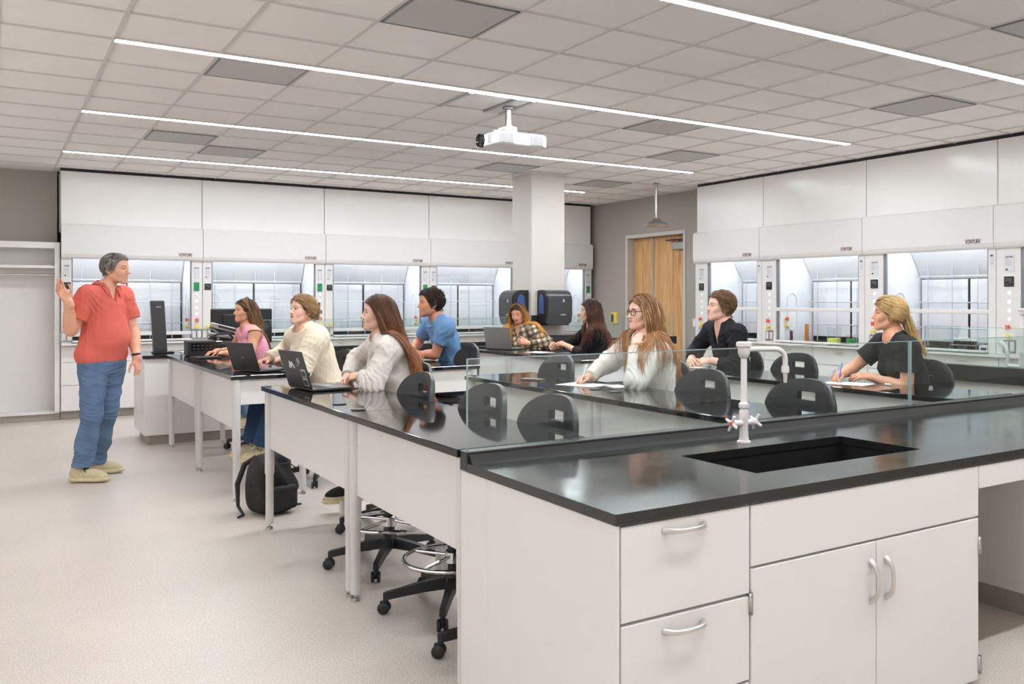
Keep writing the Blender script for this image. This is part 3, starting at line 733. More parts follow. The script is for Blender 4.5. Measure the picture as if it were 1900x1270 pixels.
rel(MB().box((4.002, FY+.06, 0), (BR-.03, BB-.04, .1)), 'toe_kick', M['toe'], t)
rel(MB().box((4.006, FY-.02, .112), (4.6, FY, .832), .003).box((4.605, FY-.02, .112), (5.2, FY, .832), .003), 'door', M['white'], t)
# faucet: body, two cross handles, riser, swing spout with serrated nozzle
def faucet(loc, rz, label):
    t = thing('lab_faucet', label, 'faucet', loc, rz)
    MB().lathe([(0, 0), (.032, 0), (.032, .008), (.024, .012), (.021, .03), (.020, .10), (.022, .11), (.022, .15), (.018, .16), (.024, .168), (.024, .185), (.018, .19), (.0145, .20), (.0145, .40), (.02, .405), (.028, .425), (.028, .455), (.036, .458), (.036, .475), (.03, .48), (0, .48)], n=24).tube([(-.05, 0, .095), (.05, 0, .095)], .0145, 14).build('body', M['faucet'], t)
    for s in (-1, 1):
        mb = MB().tube([(s*.048, 0, .095), (s*.072, 0, .095)], .017, 12)
        for k in range(4):
            a = math.pi/4*.6+k*math.pi/2
            mb.tube([(s*.073, 0, .095), (s*.078, .040*math.cos(a), .095+.040*math.sin(a))], [.010, .0065], 8)
        hd = mb.build('cross_handle', M['faucet'], t)
        MB().lathe([(0, .086*s), (.010, .084*s), (.011, .076*s)], (0, 0, .095), axis='X', n=12).build('index_button', M['orange'] if s < 0 else M['blue_tint'], hd)
    sp = [(0, 0, .44), (.06, -.012, .444), (.17, -.034, .442)] + [(.17+.055*math.sin(a), -.034-.012*math.sin(a), .387+.055*math.cos(a)) for a in np.linspace(.3, math.pi/2, 5)] + [(.225, -.046, .36)]
    mb = MB().tube(sp, .0125, 14)
    pr = [(.017, .36), (.019, .34), (.018, .325)] 
    z = .325; rr = .0125
    for k in range(5): pr += [(rr, z), (rr-.003, z-.009), (rr-.001, z-.0095)]; z -= .0095; rr -= .0008
    pr += [(0, z)]
    mb.lathe(pr, (.225, -.046, 0), n=16); mb.build('spout', M['faucet'], t)
    t.scale = (.89, .89, .875)
    return t
faucet((2.615, 2.72, ZB), 0, 'white lab faucet with swan spout and red index, behind the near sink')

# ---------------------------------------------------------------- right side bench (runs along the room, seen beyond the shield)
ZS = .914; SBX = 6.0
t = thing('side_sink_bench', 'black-topped white side bench beyond the blonde woman at the right edge', 'bench', (SBX, 3.6, 0))
rel(MB().box((SBX+.06, BB+.1, ZS-.032), (SBX+.80, 4.30, ZS), .003), 'worktop', M['epoxy'], t)
rel(MB().box((SBX, BB+.1, ZS-.05), (SBX+.06, 4.30, .985), .004), 'curb', M['epoxy_edge'], t)
rel(MB().box((SBX+.05, BB+.12, .1), (SBX+.76, 4.27, ZS-.034), .003), 'body', M['white'], t)
rel(MB().box((SBX+.12, BB+.14, 0), (SBX+.70, 4.22, .1)), 'toe_kick', M['toe'], t)
t = thing('glass_shield', 'clear glass shield on the curb of the side bench beyond the blonde woman', 'glass', (SBX+.03, 3.66, .985))
MB().box((-.004, -.63, 0), (.004, .63, .28)).build('pane', M['glass'], t)
MB().box((-.0042, -.63, .277), (.0042, .63, .2805)).box((-.0042, .627, 0), (.0042, .6305, .28)).build('pane_edge', M['gedge'], t)
t = thing('lab_faucet', 'white lab faucet with two curved blade handles on the side bench at the right edge', 'faucet', (SBX+.16, 3.585, ZS))
MB().lathe([(0, 0), (.035, 0), (.035, .01), (.026, .02), (.024, .12), (.018, .15), (.022, .16), (.022, .18), (.014, .20), (.014, .44), (.022, .445), (.026, .47), (.034, .475), (.034, .49), (0, .492)], n=20).tube([(0, -.10, .07), (0, .10, .07)], .017, 12).build('body', M['faucet'], t)
for s in (-1, 1): MB().tube([(0, s*.10, .07), (0, s*.115, .09), (0, s*.112, .16), (0, s*.13, .21), (0, s*.17, .245)], [.017, .013, .013, .016, .02], 10).build('blade_handle', M['faucet'], t)
MB().tube([(0, 0, .46), (0, -.1, .462), (0, -.24, .455), (0, -.28, .42), (0, -.285, .36)], .012, 12).build('spout', M['faucet'], t)

# ---------------------------------------------------------------- far sink bench
FZ = .905; FL = 1.26; FR = 8.05; FY0, FY1 = 9.80, 10.62
t = thing('far_sink_bench', 'long white bench with black top across the room behind the student tables', 'bench', ((FL+FR)/2, FY0, 0))
mb = MB()
mb.box((FL-.02, FY0-.03, FZ-.032), (5.56, FY1, FZ), .003).box((6.15, FY0-.03, FZ-.032), (FR, FY1, FZ), .003).box((5.56, FY0-.03, FZ-.032), (6.15, 9.57, FZ)) if False else mb.box((FL-.02, FY0-.03, FZ-.032), (5.58, FY1, FZ), .003).box((6.13, FY0-.03, FZ-.032), (FR, FY1, FZ), .003)
rel(mb, 'worktop', M['epoxy'], t)
rel(MB().box((2.2, FY0-.09, FZ-.06), (5.58, FY0-.03, .95), .004).box((6.13, FY0-.09, FZ-.06), (FR, FY0-.03, .95), .004), 'curb', M['epoxy_edge'], t)
rel(MB().box((FL, FY0, .1), (5.57, FY1-.03, FZ-.034), .003).box((6.14, FY0, .1), (FR-.02, FY1-.03, FZ-.034), .003), 'body', M['white'], t)
rel(MB().box((FL+.05, FY0+.05, 0), (5.56, FY1-.08, .1)).box((6.16, FY0+.05, 0), (FR-.06, FY1-.08, .1)), 'toe_kick', M['toe'], t)
lg = MB().box((5.50, 9.44, .80), (6.25, 9.56, 1.02), .006).build('service_ledge', M['epoxy_edge'])
tag(lg, 'black service ledge in front of the column foot, under the right towel dispenser', 'ledge')
lg2 = MB().box((5.55, 9.46, 0), (6.2, 9.555, .799), .004).build('service_box', M['white']); tag(lg2, 'white casing under the black service ledge at the column', 'casing')
shield(2.35, 5.46, FY0-.06, .95, 1.25, 'far clear glass shield left of the column, behind the students')
shield(6.17, 8.02, FY0-.06, .95, 1.25, 'far clear glass shield right of the column, in front of the wooden door')
faucet((4.55, 9.98, FZ), math.pi, 'small far faucet behind the man in blue, before the fourth hood')
# ---------------------------------------------------------------- lab stools
def stool_back_mesh():
    """half-moon backrest with a hand slot: a grid bent in plan, with a rounded rim"""
    nu, nv = 44, 30; W = .238; th = .017
    HT, HB, ZM = .168, .165, .192
    def o_(u): return max(1-abs(u)**2.5, 0)**(1/2.2)
    def inside_slot(y, z): return abs(y) < .058 and abs(z-.272) < .022
    front, back = [], []
    cols = np.sin(np.linspace(-1, 1, nu+1)*1.42)/math.sin(1.42)*.995
    V = []; F = []
    def P(u, v, side):
        top = ZM+HT*o_(u); low = ZM-HB*o_(u)
        z = low + (top-low)*v; y = u*W
        rim = min(1, 6*min(v+.02, 1-v+.02, 1.0-abs(u)+.03)); t = th*(.45+.55*math.sqrt(min(1, rim)))
        x = -.075*u*u + .012*(v-.5)
        return (x+side*t, y, z)
    for side in (1, -1):
        for i in range(nu+1):
            for j in range(nv+1): V.append(P(cols[i], j/nv, side))
    n1 = (nu+1)*(nv+1)
    def vid(i, j, s): return (0 if s > 0 else n1)+i*(nv+1)+j
    keep = {}
    for i in range(nu):
        for j in range(nv):
            um = (cols[i]+cols[i+1])/2; p = P(um, (j+.5)/nv, 0)
            keep[i, j] = not inside_slot(p[1], p[2])
    for (i, j), k in keep.items():
        if not k: continue
        F.append((vid(i, j, 1), vid(i+1, j, 1), vid(i+1, j+1, 1), vid(i, j+1, 1)))
        F.append((vid(i, j, -1), vid(i, j+1, -1), vid(i+1, j+1, -1), vid(i+1, j, -1)))
        for (di, dj, a, b) in ((-1, 0, (i, j), (i, j+1)), (1, 0, (i+1, j+1), (i+1, j)), (0, -1, (i+1, j), (i, j)), (0, 1, (i, j+1), (i+1, j+1))):
            if not keep.get((i+di, j+dj), False):
                F.append((vid(*a, 1), vid(*b, 1), vid(*b, -1), vid(*a, -1)))
    return V, F
SBV, SBF = stool_back_mesh()
def make_stool(label):
    t = thing('lab_stool', label, 'stool', (0, 0, 0), 0, 'black lab stools')
    # base: five arms on casters
    mb = MB()
    mb.lathe([(0, .095), (.05, .095), (.045, .15), (.034, .165), (0, .165)], n=20)
    for k in range(5):
        a = k*2*math.pi/5+.35; c, s = math.cos(a), math.sin(a)
        def Q(r, w, z): return (r*c-w*s, r*s+w*c, z)
        prof = [(.03, .026, .095, .15), (.14, .021, .088, .135), (.25, .018, .075, .112), (.315, .017, .066, .10), (.33, .014, .068, .094)]
        vv = []; ff = []
        for r, w, z0, z1 in prof: vv += [Q(r, -w, z0), Q(r, w, z0), Q(r, w*.8, z1), Q(r, -w*.8, z1)]
        for q in range(len(prof)-1):
            o = 4*q
            for e in range(4): ff.append((o+e, o+(e+1) % 4, o+4+(e+1) % 4, o+4+e))
        ff += [(3, 2, 1, 0), tuple(range(len(vv)-4, len(vv)))]
        mb.raw(vv, ff)
        mb.tube([Q(.318, 0, .075), Q(.318, 0, .05)], .013, 8)
    mb.build('star_base', M['black'], t)
    for k in range(5):
        a = k*2*math.pi/5+.35; c, s = math.cos(a), math.sin(a); px, py = .325*c, .325*s
        mb = MB(); b = a+.6*k
        mtx = Matrix.Translation((px, py, .029)) @ Matrix.Rotation(b, 4, 'Z')
        for o in (-.016, .016): mb.lathe([(0, -.009), (.022, -.009), (.028, -.005), (.028, .005), (.022, .009), (0, .009)], (o, 0, 0), n=20, axis='X', mtx=mtx)
        mb.lathe([(.012, -.009), (.012, .009)], (0, 0, 0), n=10, axis='X', mtx=mtx)
        mb.box((-.008, -.02, .0), (.008, .012, .03), .004, mtx=mtx)
        mb.build('caster', M['black'], t)
    # foot ring
    mb = MB().tube([(.235*math.cos(a), .235*math.sin(a), .235) for a in np.linspace(0, 2*math.pi, 41)[:-1]], .0105, 10, closed=True)
    for k in range(4):
        a = k*math.pi/2+.5; mb.tube([(.03*math.cos(a), .03*math.sin(a), .245), (.23*math.cos(a), .23*math.sin(a), .237)], .008, 8)
    mb.lathe([(.036, .21), (.04, .215), (.04, .265), (.036, .27)], n=20).build('foot_ring', M['chrome'], t)
    MB().lathe([(0, .165), (.028, .165), (.028, .30), (.034, .30), (.034, .33), (.017, .335), (.017, .56), (0, .56)], n=20).build('gas_column', M['black'], t)
    MB().box((-.11, -.08, .555), (.12, .08, .585), .01).tube([(0, .07, .565), (0, .2, .56), (.0, .24, .55)], .006, 8).build('seat_plate', M['black'], t)
    mb = MB(); prof = []
    for k in range(13):
        a = -math.pi/2+math.pi*k/12; prof.append((.17+.03*math.cos(a), .615+.03*math.sin(a)))
    mb.lathe([(0, .585)]+prof+[(.10, .638), (0, .63)], n=36)
    st = mb.build('seat', M['poly'], t); st.scale = (1.03, 1.12, 1)
    MB().tube([(.10, 0, .57), (.17, 0, .565), (.20, 0, .60), (.208, 0, .70), (.205, 0, .80)], [.014, .014, .014, .013, .013], 10).box((.196, -.05, .72), (.214, .05, .80), .006).build('back_bracket', M['black'], t)
    me = MB(); me.raw(SBV, SBF, smooth=True); bk = me.build('backrest', M['poly'], t, smooth_angle=60); bk.location = (.215, 0, .695)
    return t
stool0 = make_stool('x')
STOOLS = [
 (2.14, 5.42, .1, 'black lab stool under the woman with long auburn hair'),
 (1.84, 4.70, 0, 'black lab stool at the front table, right behind the auburn haired woman'),
 (1.84, 3.88, 0, 'middle black lab stool at the front table, half behind the glass edge'),
 (1.84, 3.27, 0, 'black lab stool nearest the sink bench at the front table, seen whole through the glass'),
 (3.34, 5.60, 0, 'empty black lab stool at the second row table left of the redhead woman'),
 (3.64, 4.66, .1, 'black lab stool under the redhead woman in glasses'),
 (3.34, 3.98, 0, 'empty black lab stool at the second row right beside the redhead woman'),
 (3.34, 3.22, 0, 'empty black lab stool just behind the white faucet, widest slotted back'),
 (5.12, 5.50, .1, 'black lab stool under the man in the black shirt'),
 (5.01, 4.82, 0, 'empty black lab stool between the man in black and the blonde woman'),
 (5.20, 3.82, .1, 'black lab stool under the blonde woman'),
 (3.36, 7.14, 0, 'empty black lab stool at the second row right of the man in blue'),
 (3.58, 7.62, .1, 'black lab stool under the man in the blue shirt'),
 (2.20, 9.02, -.25, 'black lab stool under the woman in pink'),
 (2.24, 7.18, .1, 'black lab stool under the woman in the cream sweater'),
 (5.20, 8.95, .2, 'black lab stool under the woman in the plaid shirt'),
 (5.22, 7.47, .1, 'black lab stool under the curly haired woman'),
 (5.30, 8.22, 0, 'empty black lab stool between the plaid and the curly haired woman')]
for i, (x, y, rz, lab) in enumerate(STOOLS):
    if i == 0: s = stool0; s.location = (x, y, 0); s.rotation_euler = (0, 0, rz); s['label'] = lab
    else: s = dup(stool0, (x, y, 0), rz, lab)

# ---------------------------------------------------------------- laptops
ZT = .915
def laptop(hinge, rz, w, d, lidang, m, label, stickers=False, logo=None):
    """hinge line along local y, keyboard towards +x, lid leaning to -x"""
    t = thing('laptop', label, 'laptop', hinge, rz, None)
    MB().box((0, -w/2, .003), (d, w/2, .017), .004).build('base', m, t)
    k = MB()
    for r in range(5):
        for c in range(12): k.box((.03+r*.018, -w/2+.02+c*(w-.04)/12, .0165), (.03+r*.018+.014, -w/2+.02+(c+.82)*(w-.04)/12, .0182))
    k.build('keyboard', M['keys'], t); t.children[-1]['kind'] = 'stuff'
    MB().box((.14, -.05, .0166), (.20, .05, .0174)).build('touchpad', M['grey'], t)
    mt = Matrix.Translation((0, 0, .014)) @ Matrix.Rotation(-lidang, 4, 'Y')
    ld = MB().box((-.006, -w/2, 0), (.001, w/2, d*.96), .003, mtx=mt).build('lid', m, t)
    MB().box((.001, -w/2+.008, .012), (.002, w/2-.008, d*.96-.008), mtx=mt).build('screen', M['screen'], ld)
    if stickers:
        wm = MB()
        n = Vector(mt.to_3x3() @ Vector((-1, 0, 0))); up = Vector(mt.to_3x3() @ Vector((0, 0, 1))); ry = Vector((0, -1, 0))
        o0 = mt @ Vector((-.0062, 0, 0))
        def stroke(mb, pts, sw):
            for p, q in zip(pts, pts[1:]):
                a, b = Vector(p), Vector(q); dd = (b-a).normalized(); nn = Vector((-dd.y, dd.x))*sw/2
                c2 = [a-nn, b-nn, b+nn, a+nn]
                mb.raw([o0+ry*c.x+up*c.y for c in c2]+[o0+ry*c.x+up*c.y+n*.0008 for c in c2], [(0, 1, 2, 3), (4, 5, 6, 7), (0, 1, 5, 4), (1, 2, 6, 5), (2, 3, 7, 6), (3, 0, 4, 7)])
        stroke(wm, [(-.065, .128), (-.045, .172)], .014); stroke(wm, [(-.045, .172), (-.035, .13)], .011); stroke(wm, [(-.026, .140), (-.018, .168), (.01, .128)], .012); stroke(wm, [(-.036, .16), (-.026, .14)], .008)
        wm.build('mountain_sticker', M['paper'], ld)
        w2 = MB(); lettering(w2, 'dji', o0+ry*.07+up*.168, ry, up, n, .024, .016, .006, .004, .0008)
        stroke(w2, [(.066+.02*math.cos(a), .166+.018*math.sin(a)) for a in np.linspace(-2.6, -.3, 9)], .003)
        w2.build('letter_sticker', M['lgrey'], ld)
        for z0 in (.078, .022):
            w3 = MB().box((-.0075, -.152, z0), (-.0062, -.088, z0+.048), mtx=mt).build('picture_sticker', M['lgrey'], ld)
            w4 = MB().box((-.0082, -.146, z0+.005), (-.0074, -.093, z0+.038), mtx=mt)
            w4.build('sticker_picture', M['laptop'], ld)
    if logo:
        MB().box((-.0066, -.012, d*.42), (-.006, .012, d*.47), mtx=mt).build('lid_logo', M['grey'], ld)
    return t
laptop((1.575, 5.475, ZT), .12, .35, .25, .30, M['laptop'], 'dark laptop with white stickers on its lid, in front of the auburn haired woman', True)
laptop((1.62, 7.06, ZT), .42, .32, .235, .33, M['laptop'], 'plain dark laptop standing open before the woman in the cream sweater', False, True)
laptop((4.68, 8.70, ZT), .42, .36, .25, .22, M['laptopg'], 'grey laptop standing open before the woman in plaid', False, False)

# ---------------------------------------------------------------- papers, phones, folders, pens
def flat(name, label, cat, x, y, sx, sy, h, m, rz=0):
    o = MB().box((-sx/2, -sy/2, 0), (sx/2, sy/2, h), .0015 if h > .003 else 0).build(name, m); o.location = (x, y, ZT); o.rotation_euler = (0, 0, rz)
    return tag(o, label, cat)
flat('notebook', 'dark notebook lying under the hands of the woman in pink', 'notebook', 1.68, 8.98, .20, .28, .012, M['black'], .15)
flat('sheet_of_paper', 'white sheet of paper under the pen of the redhead woman', 'paper', 3.20, 4.80, .22, .30, .0012, M['paper'], .35)
flat('sheet_of_paper', 'white sheet of paper near the elbow of the redhead woman', 'paper', 3.32, 4.60, .12, .2, .0012, M['paper'], -.2)
M['brown'] = mat('brown_case', rgb(120, 88, 78), .4, noise=.05)
flat('phone', 'brown phone case lying on the second row table left of the writing redhead', 'phone', 3.10, 5.28, .08, .16, .009, M['brown'], .5)
flat('sheet_of_paper', 'white sheet of paper on the table before the man in black', 'paper', 4.82, 5.62, .21, .30, .0012, M['paper'], .1)
flat('sheet_of_paper', 'white sheet of paper under the blue pen of the blonde woman', 'paper', 4.70, 3.92, .21, .30, .0012, M['paper'], .25)
flat('sheet_of_paper', 'white sheet of paper on the table left of the curly haired woman', 'paper', 4.78, 7.98, .21, .30, .0012, M['paper'], .3)
flat('folder', 'dark flat folder on the table under the curly haired woman\'s hands', 'folder', 4.72, 7.62, .20, .30, .008, M['black'], .3)
flat('pen_case', 'thin black case on the table left of the grey laptop', 'case', 4.70, 9.08, .07, .17, .016, M['black'], .3)
cp = MB().tube([(0, -.022, .006), (0, .022, .006)], .006, 10).build('cap', M['paper']); cp.location = (4.82, 3.70, ZT); tag(cp, 'small white pen cap lying right of the blonde woman\'s paper', 'pen cap')

# ---------------------------------------------------------------- towel dispensers on the column
def dispenser(loc, rz, label):
    """back at local y=0, front towards -y"""
    t = thing('towel_dispenser', label, 'towel dispenser', loc, rz, None); W, D, H = .19, .235, .42
    out = []
    for a in np.linspace(0, math.pi/2, 8): out.append((-D+.10-.10*math.sin(a) if False else -D+.10*(1-math.sin(a)), H-.10*(1-math.cos(a)))) if False else None
    prof = [(0, 0), (0, H)] + [(-D+.12-.12*math.sin(a), H-.12+.12*math.cos(a)) for a in np.linspace(0, math.pi/2, 9)] + [(-D, .13), (-D+.012, .07), (-D+.03, 0)]
    prof = [(y, z) for y, z in prof]
    mb = MB(); mb.prism(prof, -W+.022, W-.022, 'X')
    mb.build('cover', M['disp'], t, smooth_angle=30)
    for s in (-1, 1):
        q = [(-.012, .01), (-.012, H-.008)] + [(-D+.115-.105*math.sin(a), H-.118+.105*math.cos(a)) for a in np.linspace(0, math.pi/2, 9)] + [(-D+.008, .12), (-D+.03, .012)]
        MB().prism(q, s*(W-.022), s*W, 'X').build('side_cheek', M['black'], t)
        cy, cz = -D/2, H/2+.03
        win = [(cy+.055*math.cos(a), cz+.02+.11*math.sin(a)) for a in np.linspace(0, math.pi, 12)] + [(cy-.055, cz-.11), (cy+.055, cz-.11)]
        MB().prism(win, s*W, s*(W+.003), 'X').build('side_window', M['blue_tint'], t)
    mk = MB()
    mk.lathe([(0, -.0015), (.012, -.001), (.013, .001)], (0.06, -D, .29), n=14, axis='Y').box((.04, -D-.001, .268), (.08, -D+.001, .271)); mk.build('drop_emblem', M['lgrey'], t)
    mk = MB(); mk.box((.015, -D-.0012, .108), (.095, -D+.004, .112)).box((.03, -D-.0012, .112), (.04, -D+.004, .12)).box((.055, -D-.0012, .112), (.075, -D+.004, .12)); mk.build('emblem', M['lgrey'], t)
    MB().box((-W+.03, -D+.03, -.02), (W-.03, -.02, .0), .006).build('outlet_slot', M['black'], t)
    return t
dispenser((5.61, 9.83, 1.165), -math.pi/2, 'smoky towel dispenser on the left face of the column, above the woman in plaid')
dispenser((5.875, 9.58, 1.165), 0, 'smoky towel dispenser on the front face of the column')
pc = MB().box((5.60, 9.555, .96), (5.69, 9.577, 1.27), .004).build('conduit_cover', M['black']); tag(pc, 'black upright cover on the column between the two towel dispensers', 'cover')

# ---------------------------------------------------------------- instructor's equipment on the far bench
FZT = .906
t = thing('tower_speaker', 'tall narrow black tower standing on the far bench right of the instructor', 'speaker', (1.47, 10.22, FZT))
mb = MB(); mb.box((-.07, -.05, .012), (.06, .05, .55), .012)
for v in mb.bm.verts: v.co.x -= .03*(v.co.z/.55)
mb.build('body', M['laptop'], t)
MB().box((-.08, -.09, 0), (.12, .09, .013), .004).build('foot', M['black'], t)
MB().box((-.05, -.0525, .48), (-.005, -.0495, .487)).build('badge', M['lgrey'], t)
MB().tube([(-.05, -.051, .06), (-.02, -.051, .045), (.02, -.051, .045), (.045, -.051, .06)], .003, 6).build('seam', M['black'], t)
t = thing('control_box', 'black control box with rows of buttons at the far end of the front table', 'control box', (1.70, 9.36, ZT))
MB().box((-.13, -.11, .0), (.13, .11, .15), .012).build('case', M['black'], t)
bt = MB()
MB().box((-.10, -.1115, .05), (.11, -.110, .125), .0005).build('panel', M['screen'], t)
for r in range(2):
    for c in range(5): MB().box((-.085+c*.038, -.114, .065+r*.03), (-.062+c*.038, -.111, .078+r*.03), .002).build('button', M['laptop'], t)
t = thing('monitor', 'black computer monitor seen from behind on the far bench', 'monitor', (2.30, 10.28, FZT), -.12)
MB().box((-.32, -.02, .08), (.32, .02, .46), .014).box((-.2, -.045, .15), (.2, -.02, .40), .012).build('shell', M['black'], t)
MB().box((-.305, .0201, .095), (.305, .0205, .445)).build('screen', M['screen'], t)
MB().box((-.06, -.047, .30), (.10, -.0455, .315)).build('emblem', M['laptop'], t)
MB().box((-.035, -.05, .01), (.035, -.02, .2), .006).box((-.13, -.12, 0), (.13, .08, .014), .006).build('stand', M['black'], t)
t = thing('document_camera', 'silver folded document camera arm in front of the black monitor', 'document camera', (2.06, 10.02, FZT), -.1)
MB().box((-.09, -.09, 0), (.12, .09, .035), .012).build('base', M['black'], t)
MB().tube([(-.05, 0, .03), (-.06, 0, .2), (-.14, 0, .27)], .014, 10).build('post', M['grey'], t)
a1 = Matrix.Translation((-.15, 0, .24)) @ Matrix.Rotation(.27, 4, 'Y')
MB().box((0, -.02, -.03), (.44, .02, .012), .008, mtx=Matrix.Translation((-.16, 0, .205)) @ Matrix.Rotation(.16, 4, 'Y')).build('lower_arm', M['steel'], t)
MB().box((0, -.028, -.03), (.44, .012, .025), .008, mtx=a1 @ Matrix.Translation((0, 0, .06))).build('upper_arm', M['steel'], t)
MB().box((.08, -.0295, -.012), (.30, -.0275, .012), .001, mtx=a1 @ Matrix.Translation((0, 0, .06))).build('arm_inlay', M['black'], t)
t = thing('headset_stand', 'black equipment with a white oval plate and looped cable beside the control box', 'equipment', (1.98, 9.88, FZT))
MB().box((-.16, -.08, 0), (.18, .1, .12), .03, 3).build('case', M['black'], t)
MB().lathe([(0, .006), (.05, .005), (.055, 0)], (-.02, -.03, .12), n=20).build('white_plate', M['paper'], t)
MB().tube([(-.12, 0, .11), (-.08, 0, .17), (.0, 0, .20), (.1, 0, .2), (.17, 0, .13)], .012, 8).build('cable', M['rubber'], t)
t = thing('sheet_of_paper', 'loose white papers on the far bench right of the black tower', 'paper', (1.78, 10.2, FZT)); 
MB().box((-.12, -.09, 0), (.12, .09, .006)).build('sheets', M['paper'], t)

# ---------------------------------------------------------------- backpack
t = thing('backpack', 'black backpack standing on the floor between the two front row tables', 'backpack', (1.60, 6.29, 0), .35)
mb = MB(); bmesh.ops.create_cube(mb.bm, size=1)
bmesh.ops.subdivide_edges(mb.bm, edges=mb.bm.edges[:], cuts=9, use_grid_fill=True)
random.seed(4)
for v in mb.bm.verts:
    x, y, z = v.co*2
    k = 1-.10*max(0, z)**2-.05*abs(x*z)
    r = (abs(x)**4+abs(y)**4+abs(z)**4)**.25
    sx, sy, sz = x/r, y/r, z/r
    bul = .015*math.sin(6*sz+3*sx)+.012*math.sin(9*sx+5*sz)
    v.co = Vector((sx*.155*k+bul*.3, sy*.115*(1-.22*sz)+(-bul if sy < 0 else bul*.4), .205+sz*.203))
for f in mb.bm.faces: f.smooth = True
M['nylon'] = mat('black_nylon', rgb(30, 30, 31), .75, noise=.2, nscale=14, bump=.4, bscale=60)
mb.build('body', M['nylon'], t, smooth_angle=80)
mb = MB(); mb.box((-.12, -.155, .03), (.12, -.09, .20), .04, 3).build('front_pocket', M['nylon'], t)
MB().tube([(-.13, -.10, .30), (-.06, -.118, .345), (.06, -.118, .345), (.13, -.10, .30)], .004, 6).build('zip', M['rubber'], t)
MB().tube([(-.03, .0, .40), (-.02, 0, .435), (.02, 0, .435), (.03, 0, .40)], .008, 8).build('grab_handle', M['rubber'], t)
for s in (-1, 1):
    MB().tube([(s*.06, .08, .38), (s*.11, .14, .33), (s*.16, .15, .2), (s*.18, .11, .06), (s*.19, .03, .012), (s*.25, .0, .012)], [.016, .018, .018, .012, .009, .007], 8).build('strap', M['rubber'], t)
